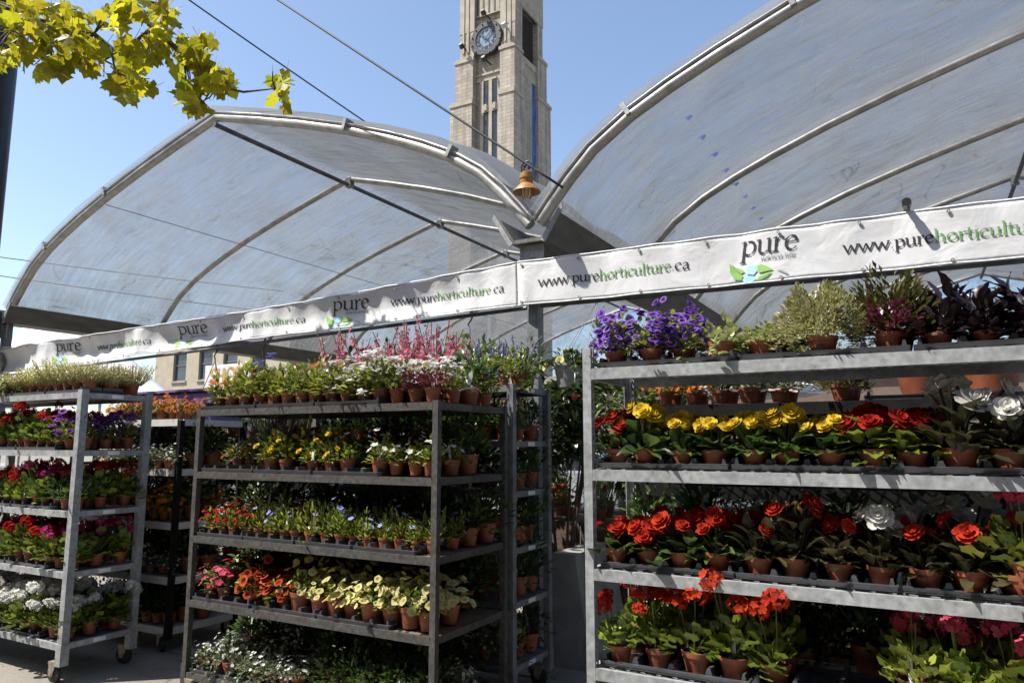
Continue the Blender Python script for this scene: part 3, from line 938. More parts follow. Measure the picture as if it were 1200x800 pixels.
def banner(label, X0, X1, fy, ftop, fbot, nx, logos, urls, grom):
    t = thing('banner', label, 'banner', ((X0 + X1) / 2, 4.72, 2.6), 'long white banners tied along the canopy front')
    ox, oz = (X0 + X1) / 2, 2.6
    mb = MB()
    nz = 14
    vs_, fs = [], []
    for i in range(nx + 1):
        x = X0 + (X1 - X0) * i / nx
        zt = ftop(x) - .014 * abs(math.sin((x - X0) * PI / grom))
        zb = fbot(x) + .006 * abs(math.sin((x - X0) * PI / grom))
        for j in range(nz + 1):
            z = zb + (zt - zb) * j / nz
            vs_.append((x - ox, fy(x, z) - 4.72, z - oz))
    for i in range(nx):
        for j in range(nz):
            a = i * (nz + 1) + j
            fs.append((a, a + nz + 1, a + nz + 2, a + 1))
    mb.add(vs_, fs)
    cloth = mb.build('cloth', M['vinyl'], t, True)
    md = cloth.modifiers.new('thickness', 'SOLIDIFY'); md.thickness = .003; md.offset = 1
    place = lambda x, z, l: (x - ox, fy(x, z) - 4.72 - .0065 - l, z - oz)
    # hems: a raised strip along the top and bottom edge
    for (f, d) in ((ftop, -.018), (fbot, .018)):
        h = MB()
        pts = [(X0 + (X1 - X0) * i / (nx // 2)) for i in range(nx // 2 + 1)]
        h.tube([(x - ox, fy(x, f(x) + d * .2) - 4.722, f(x) + d * .2 - oz) for x in pts], .006, 5)
        h.build('hem_rope', M['vinyl'], t, True)
    x = X0 + .04
    while x < X1:
        for (f, d) in ((ftop, -.03), (fbot, .022)):
            gm = MB(); z = f(x) + d
            p = place(x, z, .002)
            gm.lathe([(.011, 0), (.011, .004), (.005, .004), (.005, 0)], 8, p, 0, Matrix.Rotation(rad(90), 4, 'X'))
            gm.build('grommet', M['caster'], t)
        x += grom
    def zmid(x): return (ftop(x) + fbot(x)) / 2
    for (xa, w) in logos:
        zb = fbot(xa) + .18 * (ftop(xa) - fbot(xa)) / .34
        hh = (ftop(xa) - fbot(xa)) / .337
        m = MB(); write(m, 'pure', xa, zb + .01 * hh, .088 * hh, w, place, nib=.13, thin=.035, slant=.12); m.build('lettering', M['text_black'], t)
        m = MB(); write(m, 'HORTICULTURE', xa + w * .36, zb - .036 * hh, .017 * hh, w * .60, place, nib=.18, thin=.1); m.build('lettering', M['text_grey'], t)
        lz = zb - .145 * hh
        def leafpoly(pts, mat):
            q = MB(); q.add([place(xa + w * (a - .06), lz + b * hh, .001) for a, b in pts], [tuple(range(len(pts)))]); q.build('logo_leaf', mat, t)
        leafpoly([(-.14, .112), (-.13, .05), (-.06, .0), (.06, -.015 + .01), (.10, .02), (.04, .035), (-.08, .085)], M['logo_green'])
        leafpoly([(-.12, .110), (-.02, .078), (.10, .06), (.12, .045), (.06, .035), (-.03, .065)], M['logo_green'])
        leafpoly([(.17, .082), (.30, .085), (.34, .045), (.28, .02), (.16, .03)], M['logo_blue'])
        leafpoly([(.08, -.004), (.14, .018), (.28, .012), (.33, -.005), (.22, -.032), (.12, -.03)], M['logo_blue'])
        leafpoly([(.34, .078), (.42, .085), (.52, .068), (.62, .042), (.45, .032), (.37, .03)], M['logo_green'])
        leafpoly([(.30, -.02), (.38, .008), (.48, .022), (.60, .030), (.52, .0), (.42, -.012)], M['logo_green'])
        leafpoly([(.66, .040), (.74, .034), (.84, .015), (.88, .0), (.84, .002), (.75, .022)], M['text_grey'])
    for (xa, w) in urls:
        hh = (ftop(xa) - fbot(xa)) / .337
        zb = zmid(xa + w / 2) - .032 * hh
        m = MB()
        # letters 8..19 are the green word
        write(m, 'www.purehorticulture.ca', xa, zb, .046 * hh, w, place, nib=.16, thin=.05, mi_of=lambda i: 1 if 8 <= i <= 19 else 0)
        m.build('lettering', [M['text_black'], M['text_green']], t)
    return t


banner('long sagging white banner under the pointed canopy with its top edge curling forward', -10.0, -2.60, ban_l, lambda x: interp(TOP_L, x), lambda x: interp(BOT_L, x), 420,
       [(-4.47, .40), (-6.60, .40), (-8.75, .40)], [(-3.82, 1.11), (-5.94, 1.13), (-8.06, 1.05)], .62)
banner('taut flat white banner above the perforated-post rack with a black pipe poking over it', -2.575, 1.9, ban_r, top_r, bot_r, 260,
       [(-.94, .355)], [(-2.40, 1.13), (-.33, 1.13)], .46)

# rail behind the lower edge of the banners, and a pipe poking over the top
for (xa, xb, za, zb, lab) in ((-9.95, -2.54, 2.44, 2.62, 'thin steel rail along the lower edge of the sagging banner'), (-2.42, 5.0, 2.625, 2.56, 'thin steel rail along the lower edge of the taut banner')):
    m = MB(); m.tube([(xa, 4.775, za), (xb, 4.775, zb)], .016, 8)
    tag(shape_smooth(m.build('support_rail', M['tube_dark']), 50), lab, 'rail', 'rails behind the banners')
pp = thing('support_pipe', 'short black capped pipe poking out over the taut banner', 'pipe', (.02, 4.9, 2.972))
m = MB(); m.tube([(0, .3, 0), (0, -.26, .0)], .019, 12); shape_smooth(m.build('pipe', M['galv_dull'], pp), 50)
m = MB(); m.tube([(0, -.25, .0), (0, -.31, .0)], .025, 12); shape_smooth(m.build('end_cap', M['black'], pp), 50)

# wire hangers on the rail
for (x, lab, mt) in ((-6.02, 'black plant hanger hook with two wires hanging beside the ageratum', 'black'), (-5.35, 'black plant hanger hook with splayed wires under the sagging banner', 'black'),
                     (-3.05, 'thin plant hanger hanging over the pink gaura', 'galv'), (.02, 'pale wire plant hanger over the crimson plants', 'greypot')):
    z = interp([(-9.95, 2.44), (-2.54, 2.62)], x) if x < -2.5 else 2.60
    h = thing('plant_hanger', lab, 'hanger', (x, 4.775, z))
    m = MB(); m.tube([(0, 0, .02), (.02, 0, .03), (.03, 0, 0), (.01, 0, -.04), (-.015, 0, -.07), (0, 0, -.12)], .007, 6); m.build('hook', M[mt], h)
    for a in (0, 2.1, 4.2):
        m = MB(); m.tube([(0, 0, -.12), (.10 * math.cos(a), .10 * math.sin(a), -.42)], .0035, 5); m.build('wire', M[mt], h)

# ------------------------------------------------------------------ cables and lantern
def cable(name, label, a, b, sag, r=.012):
    a, b = Vector(a), Vector(b)
    o = (a + b) / 2
    m = MB()
    m.tube([a.lerp(b, i / 24) - o + Vector((0, 0, -sag * 4 * (i / 24) * (1 - i / 24))) for i in range(25)], r, 6)
    t = m.build(name, M['cable'], None, True)
    t.location = o
    return tag(t, label, 'cable', 'overhead cables')


FW = Vector((-math.sin(rad(29.2)), math.cos(rad(29.2)), 0))
cable('overhead_cable', 'black cable that carries the amber lantern past the clock tower', (-7.06, 4.07, 7.38), (-2.12, 4.54, 3.42), .0, .010)
cable('overhead_cable', 'black cable crossing the sky above the pointed canopy', (-10.4, 6.2, 9.2), (-7.2, 12.4, 6.3), .05, .013)
cable('overhead_cable', 'thin upper cable reaching the dark navy pole', (-16, 6.3, 5.26), (-10.2, 9.5, 4.42), .03, .010)
cable('overhead_cable', 'thin lower cable reaching the dark navy pole', (-16, 6.3, 4.92), (-10.2, 9.5, 4.0), .03, .010)


def lantern():
    t = thing('lantern', 'amber enamel lantern with a bell shade hanging from the black cable', 'lantern', (-2.40, 4.515, 3.375))
    t.scale = (.80, .80, .86)
    m = MB()
    m.tube([(-.05, 0, .24), (-.055, 0, .30), (-.02, 0, .33), (.02, 0, .335), (.05, 0, .30), (.075, 0, .26), (.10, 0, .20)], .008, 6)
    m.tube([(0, 0, .25), (-.025, 0, .27), (-.02, 0, .30), (.01, 0, .31), (.03, 0, .29), (.02, 0, .26)], .012, 6)
    m.build('hanger', M['black'], t)
    m = MB(); m.lathe([(.0, .245), (.03, .24), (.06, .225), (.062, .19), (.068, .19), (.068, .175), (.062, .17), (.060, .13), (.066, .125), (.085, .11), (.125, .07), (.13, .058), (.122, .06), (.08, .095), (.05, .105)], 20)
    shape_smooth(m.build('shade', M['orange_lamp'], t), 40)
    m = MB(); m.lathe([(.0, .11), (.042, .11), (.044, .03), (.03, .0), (.0, -.005)], 14); shape_smooth(m.build('glass', M['cream'], t), 50)
    m = MB()
    for k in range(8):
        a = TAU * k / 8
        m.tube([(.048 * math.cos(a), .048 * math.sin(a), .11), (.05 * math.cos(a), .05 * math.sin(a), .03), (.03 * math.cos(a), .03 * math.sin(a), -.006)], .004, 5)
    m.build('cage', M['orange_lamp'], t)


lantern()

# ------------------------------------------------------------------ dark pole and box on the far post
t = thing('lamp_pole', 'dark navy steel pole standing under the maple leaves', 'pole', (-7.58, 3.37, 0))
m = MB(); m.lathe([(.17, 0), (.17, .3), (.14, .36), (.125, 3), (.115, 7.5)], 16); shape_smooth(m.build('shaft', M['navy'], t), 40)
m = MB(); m.lathe([(.21, 0), (.21, .05), (.18, .06)], 16, close=False); m.build('base_flange', M['navy'], t)
t = thing('electrical_box', 'black electrical box hung on the outer canopy gutter', 'box', (-10.0, 4.56, 2.62))
m = MB(); m.bb(-.38, .16, -.09, .09, 0, .60); m.build('case', M['black'], t)
m = MB(); m.bb(-.10, .02, -.1, -.092, .28, .33); m.build('label_plate', M['greypot'], t)
m = MB(); m.bb(-.16, .0, -.1, -.092, .10, .17); m.build('panel', M['logo_blue'], t)

# ------------------------------------------------------------------ plant kinds
def frame_of(d):
    d = Vector(d).normalized()
    a = Vector((0, 0, 1)) if abs(d.z) < .95 else Vector((1, 0, 0))
    s = d.cross(a).normalized()
    return d, s, s.cross(d)


def leaf(mb, p, d, Ln, W, shape, R, droop=.25, roll=None):
    p = Vector(p)
    d, s, u = frame_of(d)
    if roll is None:
        roll = R.uniform(-.5, .5)
    s, u = s * math.cos(roll) + u * math.sin(roll), u * math.cos(roll) - s * math.sin(roll)
    mb.cur = R.random()
    if shape == 'tiny':
        mb.add([p, p + d * Ln * .5 + s * W / 2 + u * W * .15, p + d * Ln - u * Ln * droop * .5, p + d * Ln * .5 - s * W / 2 + u * W * .15], [(0, 1, 2), (0, 2, 3)])
    elif shape == 'round':
        c = p + d * Ln * .5 - u * Ln * .08
        vs_ = [c]
        nn = 9
        for k in range(nn):
            a = PI + (k + .5) * TAU / nn if False else PI + .35 + k * (TAU - .7) / (nn - 1)
            rr = .5 * (1 + .10 * (k % 2)) * (1 + R.uniform(-.08, .08))
            vs_.append(c + d * math.cos(a) * Ln * rr + s * math.sin(a) * W * rr + u * (Ln * .10 * (1 if k % 2 else -.3) + R.uniform(-.02, .02) * Ln))
        mb.add(vs_, [(0, k, k + 1) for k in range(1, nn)])
    elif shape == 'strap':
        m1, m2, tip = p + d * Ln * .4 + u * Ln * .05, p + d * Ln * .75 - u * Ln * droop * .2, p + d * Ln - u * Ln * droop
        mb.add([p - s * W * .3, p + s * W * .3, m1 + s * W / 2, m1 - s * W / 2, m2 + s * W * .35, m2 - s * W * .35, tip], [(0, 1, 2, 3), (3, 2, 4, 5), (5, 4, 6)])
    elif shape == 'broad':
        st = ((0, .06), (.16, .62), (.34, .98), (.54, .95), (.74, .66), (.90, .30), (1.0, .02))
        vs_, fs = [], []
        wob = [R.uniform(-.12, .12) for _ in range(14)]
        for k, (t_, w_) in enumerate(st):
            c = p + d * Ln * t_ * (1 - .12 * droop * t_) - u * Ln * droop * t_ * t_ - u * W * .05
            hw = W * .5 * w_
            vs_ += [c + s * hw + u * (W * .20 * w_ + W * wob[k]), c + s * hw * .5 + u * W * (.12 * w_ + wob[k] * .3), c, c - s * hw * .5 + u * W * (.12 * w_ + wob[k + 7] * .3), c - s * hw + u * (W * .20 * w_ + W * wob[k + 7])]
        for k in range(6):
            for q in range(4):
                a_ = k * 5 + q
                fs.append((a_, a_ + 1, a_ + 6, a_ + 5))
        mb.add(vs_, fs)
    else:   # pointed, folded on the midrib
        wv = R.uniform(-.12, .12) * W
        a, b = p + d * Ln * .35 - u * Ln * .02, p + d * Ln * .7 - u * Ln * droop * .35
        tip = p + d * Ln - u * Ln * droop
        mb.add([p, a + s * W / 2 + u * W * .16 + d * wv, a, a - s * W / 2 + u * W * .16, b + s * W * .38 + u * W * .10, b, b - s * W * .38 + u * W * .10 + d * wv, tip],
               [(0, 1, 2), (0, 2, 3), (1, 4, 5, 2), (2, 5, 6, 3), (4, 7, 5), (5, 7, 6)])


def dome(R, n, r, h, z0, inner=.25):
    out = []
    ph = [R.uniform(0, TAU) for _ in range(4)]
    lx, ly = R.uniform(-.18, .18) * r, R.uniform(-.18, .18) * r
    for _ in range(n):
        a = R.uniform(0, TAU)
        c = R.random() ** .8
        k = inner + (1 - inner) * R.random() ** .5
        lump = 1 + .20 * math.sin(3 * a + ph[0]) + .14 * math.sin(5 * a + ph[1] + c * 4) + .12 * math.sin(2 * a + ph[2] + c * 7)
        zz = c * h * k * lump
        rr = r * math.sqrt(max(0, 1 - c * c * .85)) * k * lump
        out.append((Vector((rr * math.cos(a) + lx * c, rr * math.sin(a) + ly * c, z0 + zz - .030 * (rr / r) ** 2)), Vector((math.cos(a) * (1 - c * .6), math.sin(a) * (1 - c * .6), .15 + c * .8)).normalized()))
    return out


def petal_flat(mb, c, d, s, u, r, n, cup, mi=0, ph=0, wid=.9):
    w = PI / n * wid
    for k in range(n):
        a = ph + TAU * k / n
        e0, e1, e2 = a - w, a, a + w
        q = lambda an, rr, h: c + (s * math.cos(an) + u * math.sin(an)) * rr + d * h
        mb.add([c, q(e0, r * .75, cup * r * .6), q(e1, r, cup * r), q(e2, r * .75, cup * r * .6)], [(0, 1, 2), (0, 2, 3)], mi)


def f_star(mb, c, d, r, R, n=5, cup=.15):
    d, s, u = frame_of(d)
    mb.cur = R.random()
    petal_flat(mb, Vector(c), d, s, u, r, n, cup, 0, R.uniform(0, TAU))


def f_umbel(mb, c, r, R, nf=15, fr=.45):
    c = Vector(c)
    for k in range(nf):
        zz = 1 - 1.55 * (k + .5) / nf
        an = k * 2.4 + R.uniform(-.3, .3)
        q = math.sqrt(max(0, 1 - zz * zz))
        dd = Vector((q * math.cos(an), q * math.sin(an), zz))
        f_star(mb, c + dd * r * R.uniform(.75, 1.05), dd + Vector((R.uniform(-.3, .3), R.uniform(-.3, .3), R.uniform(-.2, .2))), r * fr * R.uniform(.85, 1.2), R, 5, R.uniform(0, .5))


def f_ruffle(mb, c, d, r, R):
    c = Vector(c)
    d, s, u = frame_of(d)
    for (k, n, h0, tilt) in ((1.0, 8, -.12, .12), (.84, 7, .04, .38), (.64, 6, .14, .75), (.42, 5, .2, 1.1), (.22, 4, .22, 1.4)):
        ph = R.uniform(0, TAU)
        for i in range(n):
            mb.cur = R.random()
            a = ph + TAU * i / n + R.uniform(-.1, .1)
            w = PI / n * 1.45
            rr = r * k * R.uniform(.88, 1.1)
            def q(an, f, hz):
                ra = rr * f * math.cos(tilt * f)
                return c + (s * math.cos(an) + u * math.sin(an)) * ra + d * (r * h0 + rr * f * math.sin(tilt * f) + hz * r)
            j = lambda: R.uniform(-.07, .07)
            mb.add([q(a, .12, 0), q(a - w * .8, .6, j()), q(a, .62, -.04), q(a + w * .8, .6, j()), q(a - w * .7, .92, j()), q(a - w * .25, 1.04, j()), q(a + w * .25, 1.0, j()), q(a + w * .7, .9, j())],
                   [(0, 1, 2), (0, 2, 3), (1, 4, 5, 2), (2, 5, 6), (2, 6, 7, 3)])


def f_trumpet(mb, c, d, r, R):
    c = Vector(c)
    d, s, u = frame_of(d)
    n = 10
    ph = R.uniform(0, TAU)
    vs_ = [c - d * r * .55]
    for (rr, h) in ((.22, -.25), (.62, .0), (1.0, .02)):
        for k in range(n):
            a = ph + TAU * k / n
            f = 1 + (.10 if k % 2 else -.04) * (rr > .9) + R.uniform(-.05, .05) * (rr > .9)
            vs_.append(c + (s * math.cos(a) + u * math.sin(a)) * r * rr * f + d * r * (h + (R.uniform(-.1, .1) if rr > .9 else 0)))
    mb.cur = R.random()
    mb.add(vs_, [(0, 1 + (k + 1) % n, 1 + k) for k in range(n)] + [(1 + k, 1 + (k + 1) % n, 1 + n + (k + 1) % n, 1 + n + k) for k in range(n)], 1)
    mb.cur = R.random()
    mb.add(vs_, [(1 + n + k, 1 + n + (k + 1) % n, 1 + 2 * n + (k + 1) % n, 1 + 2 * n + k) for k in range(n)], 0)


def stalk(mb, a, b, r=.003, bend=.1, R=None):
    a, b = Vector(a), Vector(b)
    mid = a.lerp(b, .55) + Vector((b.x - a.x, b.y - a.y, 0)) * -bend
    mb.cur = .4
    mb.tube([a, mid, b], r, 3, 0, False)


PM = {}
def lm(name, c1, c2, **k):
    PM[name] = plantmat('leaf_' + name, c1, c2, **k)
    return PM[name]
def pm(name, c1, c2, **k):
    k.setdefault('trans', .42); k.setdefault('rough', .9); k.setdefault('spec', .06); k.setdefault('vrange', .16); k.setdefault('hue', .003)
    PM[name] = plantmat('petal_' + name, c1, c2, **k)
    return PM[name]

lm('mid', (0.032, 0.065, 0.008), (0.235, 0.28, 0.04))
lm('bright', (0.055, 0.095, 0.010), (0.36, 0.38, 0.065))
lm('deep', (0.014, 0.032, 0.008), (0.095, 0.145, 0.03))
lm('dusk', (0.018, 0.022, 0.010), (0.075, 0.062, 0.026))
lm('grey', (0.06, 0.085, 0.04), (0.24, 0.27, 0.14))
lm('vari', (0.395, 0.380, 0.182), (0.182, 0.236, 0.068))
lm('thyme', (0.20, 0.20, 0.07), (0.42, 0.40, 0.19))
lm('wine', (0.009, 0.005, 0.007), (0.021, 0.008, 0.012), trans=.1, rough=.35, spec=.6)
lm('crimson', (0.06, 0.010, 0.02), (0.13, 0.022, 0.042), trans=.25)
lm('frost', (0.42, 0.40, 0.13), (0.68, 0.64, 0.38))
lm('bronze', (0.045, 0.042, 0.014), (0.14, 0.135, 0.04))
pm('red', (0.27, 0.012, 0.010), (0.37, 0.022, 0.014))
pm('scarlet', (0.34, 0.022, 0.011), (0.46, 0.048, 0.021))
pm('deepred', (0.228, 0.011, 0.011), (0.334, 0.019, 0.014))
pm('pink', (0.502, 0.053, 0.106), (0.562, 0.129, 0.182))
pm('magenta', (0.319, 0.023, 0.106), (0.441, 0.046, 0.167))
pm('white', (0.562, 0.555, 0.517), (0.623, 0.616, 0.585))
pm('cream', (0.50, 0.45, 0.17), (0.60, 0.57, 0.32))
pm('yellow', (0.562, 0.380, 0.023), (0.608, 0.471, 0.053))
pm('orange', (0.40, 0.10, 0.015), (0.50, 0.17, 0.03))
pm('coral', (0.40, 0.068, 0.026), (0.48, 0.12, 0.05))
pm('violet', (0.152, 0.076, 0.395), (0.258, 0.152, 0.502))
pm('purple', (0.19, 0.055, 0.29), (0.30, 0.12, 0.40))
pm('blue', (0.084, 0.084, 0.319), (0.152, 0.160, 0.426))
pm('paleblue', (0.258, 0.289, 0.547), (0.365, 0.395, 0.608))
pm('gaura', (0.456, 0.091, 0.152), (0.593, 0.274, 0.319))
pm('blush', (0.502, 0.365, 0.319), (0.578, 0.486, 0.426))
pm('throat_dark', (0.076, 0.023, 0.137), (0.106, 0.038, 0.167))
pm('throat_gold', (0.48, 0.42, 0.14), (0.54, 0.48, 0.20))
pm('throat_red', (0.228, 0.023, 0.008), (0.274, 0.038, 0.008))


def pot_mesh(r, h, mat, name):
    m = MB()
    m.lathe([(.0, .0), (r * .70, .0), (r * .93, h * .76), (r * 1.0, h * .77), (r * 1.03, h), (r * .95, h), (r * .92, h * .86)], 14, mi=0)
    m.lathe([(r * .92, h * .86), (r * .5, h * .90), (.0005, h * .91)], 14, mi=1)
    me = m.mesh(name, [mat, M['soil']], True)
    try:
        me.set_sharp_from_angle(angle=rad(30))
    except Exception:
        pass
    return me


POT = {'std': (pot_mesh(.045, .078, M['terra'], 'pot_round'), .070, .045), 'wide': (pot_mesh(.055, .072, M['terra'], 'pot_bowl'), .064, .055),
       'big': (pot_mesh(.062, .105, M['terra'], 'pot_tall'), .094, .062), 'huge': (pot_mesh(.13, .17, M['terra'], 'pot_large'), .15, .13), 'mini': (pot_mesh(.038, .064, M['terra'], 'pot_small'), .057, .038)}


GROW = 1.2


def make_kind(pot, fol, blo, lmat, pmats, nvar=4, seed=0):
    """fol(mb, R, z0), blo(mb_bloom, mb_leaf, R, z0); big flower heads are kept apart as (position, direction, size)"""
    out = []
    z0 = POT[pot][1]
    units = []
    if blo and getattr(blo, 'unit', None):
        for k in range(4):
            u = MB()
            blo.unit(u, random.Random(seed * 31 + k))
            units.append(u.mesh('flower', [PM[q] for q in pmats], True))
    for k in range(nvar):
        R = random.Random(seed * 100 + k)
        a, b = MB(), MB()
        b.sep = []
        fol(a, R, z0)
        if blo:
            blo(b, a, R, z0)
        for q in (a, b):
            q.v = [(x * GROW, y * GROW, z0 + (z - z0) * GROW if z > z0 else z) for x, y, z in q.v]
        heads = []
        for (p, d, r) in b.sep:
            p = Vector((p.x * GROW, p.y * GROW, z0 + (p.z - z0) * GROW))
            heads.append((Matrix.Translation(p) @ d.to_track_quat('Z', 'Y').to_matrix().to_4x4() @ Matrix.Scale(r * GROW, 4), units[R.randrange(4)]))
        out.append((a.mesh('foliage', PM[lmat], True), b.mesh('blooms', [PM[q] for q in pmats], True) if blo and b.f else None, heads))
    return pot, out


def fol_dome(n, r, h, Ln, W, shape, droop=.3, stems=8, inner=.3, tilt=0):
    if shape not in ('tiny', 'broad') and Ln < .09:
        n, Ln, W = int(n * 2.0), Ln * .66, W * .66
    def f(mb, R, z0):
        for p, d in dome(R, n, r, h, z0 + .01, inner):
            dd = d + Vector((R.uniform(-.35, .35), R.uniform(-.35, .35), R.uniform(-.25, .35) + tilt))
            k = R.uniform(.7, 1.25)
            leaf(mb, p - dd.normalized() * Ln * .4, dd, Ln * k, W * k, shape, R, droop * R.uniform(.5, 1.4))
        for _ in range(stems):
            a = R.uniform(0, TAU)
            stalk(mb, (0, 0, z0 - .01), (r * .6 * math.cos(a), r * .6 * math.sin(a), z0 + h * R.uniform(.4, .8)), .0025)
    return f


def blo_umbel(n, r, h0, h1, rad_, nf=15):
    def f(b, a, R, z0):
        for k in range(n):
            an = R.uniform(0, TAU); q = rad_ * math.sqrt(R.random())
            p = Vector((q * math.cos(an), q * math.sin(an), z0 + R.uniform(h0, h1)))
            stalk(a, (p.x * .4, p.y * .4, z0 + .02), p, .0028)
            b.sep.append((p, Vector((R.uniform(-.3, .3), R.uniform(-.3, .3), 1)), r * R.uniform(.7, 1.2)))
    f.unit = lambda mb, R: f_umbel(mb, (0, 0, 0), 1.0, R, nf + R.randrange(-3, 6))
    return f


def blo_ruffle(n, r, h, rad_):
    def f(b, a, R, z0):
        for k in range(n):
            an = R.uniform(-.4, .4) + k * TAU / n; q = rad_ * R.uniform(.3, 1)
            p = Vector((q * math.cos(an), q * math.sin(an), z0 + h * R.uniform(.7, 1.12)))
            stalk(a, (p.x * .3, p.y * .3, z0 + .02), p, .004)
            b.sep.append((p, Vector((math.cos(an) * .8, math.sin(an) * .8, R.uniform(.3, 1.2))), r * R.uniform(.7, 1.15)))
    f.unit = lambda mb, R: f_ruffle(mb, (0, 0, 0), (0, 0, 1), 1.0, R)
    return f


def blo_scatter(n, r, kind, rad_, h, low=.3, star_n=5):
    few = kind == 'star' and n <= 10
    def f(b, a, R, z0):
        for p, d in dome(R, n, rad_, h, z0 + .01, .82):
            if p.z < z0 + h * low * R.random():
                continue
            dd = d + Vector((R.uniform(-.3, .3), R.uniform(-.3, .3), .1))
            if kind == 'trumpet':
                dd += Vector((R.uniform(-.7, .7), R.uniform(-.7, .7), R.uniform(-.5, .5)))
            if kind == 'trumpet':
                f_trumpet(b, p, dd, r * R.uniform(.6, 1.2), R)
            elif kind == 'ruffle' or few:
                b.sep.append((p, dd, r * R.uniform(.8, 1.15)))
            else:
                f_star(b, p, dd, r * R.uniform(.75, 1.2), R, star_n, .2)
    if kind == 'ruffle':
        f.unit = lambda mb, R: f_ruffle(mb, (0, 0, 0), (0, 0, 1), 1.0, R)
    elif few:
        f.unit = lambda mb, R: f_star(mb, (0, 0, 0), (0, 0, 1), 1.0, R, star_n, .2)
    return f


def blo_cushion(n, r, rad_, h, cl=6):
    """flat clusters of many tiny stars"""
    def f(b, a, R, z0):
        for p, d in dome(R, n, rad_, h, z0 + .015, .85):
            for _ in range(cl):
                f_star(b, p + Vector((R.uniform(-1, 1), R.uniform(-1, 1), R.uniform(-.3, .5))) * r * 1.6, Vector((R.uniform(-.4, .4), R.uniform(-.4, .4), 1)) + d * .4, r * R.uniform(.7, 1.2), R, 5, .1)
    return f


def blo_spikes(n, h0, h1, rad_, r, dens=10, start=.55):
    def f(b, a, R, z0):
        for k in range(n):
            an = R.uniform(0, TAU); q = rad_ * math.sqrt(R.random())
            lean = R.uniform(.9, 1.5)
            base = Vector((q * .4 * math.cos(an), q * .4 * math.sin(an), z0))
            tip = Vector((q * lean * math.cos(an), q * lean * math.sin(an), z0 + R.uniform(h0, h1)))
            stalk(a, base, tip, .0022, .2)
            for i in range(dens):
                w = start + (1 - start) * i / dens
                p = base.lerp(tip, w) + Vector((R.uniform(-1, 1), R.uniform(-1, 1), R.uniform(-.4, .4))) * r * .8
                f_star(b, p, Vector((R.uniform(-1, 1), R.uniform(-1, 1), R.uniform(-.2, .8))), r * R.uniform(.7, 1.2) * (1.15 - .5 * (i / dens)), R, 4, .3)
    return f


def fol_trail(n, r, h, Ln, W, shape, strands, length):
    base = fol_dome(n, r, h, Ln, W, shape, .3, 5)
    def f(mb, R, z0):
        base(mb, R, z0)
        for k in range(strands):
            an = R.uniform(0, TAU)
            p = Vector((r * .7 * math.cos(an), r * .7 * math.sin(an), z0 + h * .3))
            pts = [p]
            d = Vector((math.cos(an), math.sin(an), .3))
            for i in range(7):
                d = (d + Vector((R.uniform(-.3, .3), R.uniform(-.3, .3), -.35))).normalized()
                q = pts[-1] + d * length / 7
                rr = math.hypot(q.x, q.y)
                if q.z < .01: q.z = .01
                pts.append(q)
                for _ in range(3):
                    leaf(mb, q, Vector((R.uniform(-1, 1), R.uniform(-1, 1), R.uniform(-.2, .8))), Ln * R.uniform(.6, 1), W * R.uniform(.6, 1), shape, R)
            mb.tube(pts, .002, 3, 0, False)
    return f


def fol_wisp(n, r, h, Ln):
    def f(mb, R, z0):
        for k in range(n):
            a = R.uniform(0, TAU); q = r * math.sqrt(R.random())
            x, y = q * math.cos(a), q * math.sin(a)
            hh = h * R.uniform(.45, 1.05)
            mb.cur = R.random() * .5
            tip = Vector((x * 1.35 + R.uniform(-.02, .02), y * 1.35 + R.uniform(-.02, .02), z0 + hh))
            mb.tube([(x * .5, y * .5, z0 - .005), tip], [.0018, .0008], 3, 0, False)
            for i in range(6):
                w = R.uniform(.2, 1)
                leaf(mb, Vector((x * .5, y * .5, z0)).lerp(tip, w), Vector((R.uniform(-1, 1), R.uniform(-1, 1), R.uniform(.2, 1.2))), Ln * R.uniform(.6, 1.2), Ln * .35, 'tiny', R)
    return f


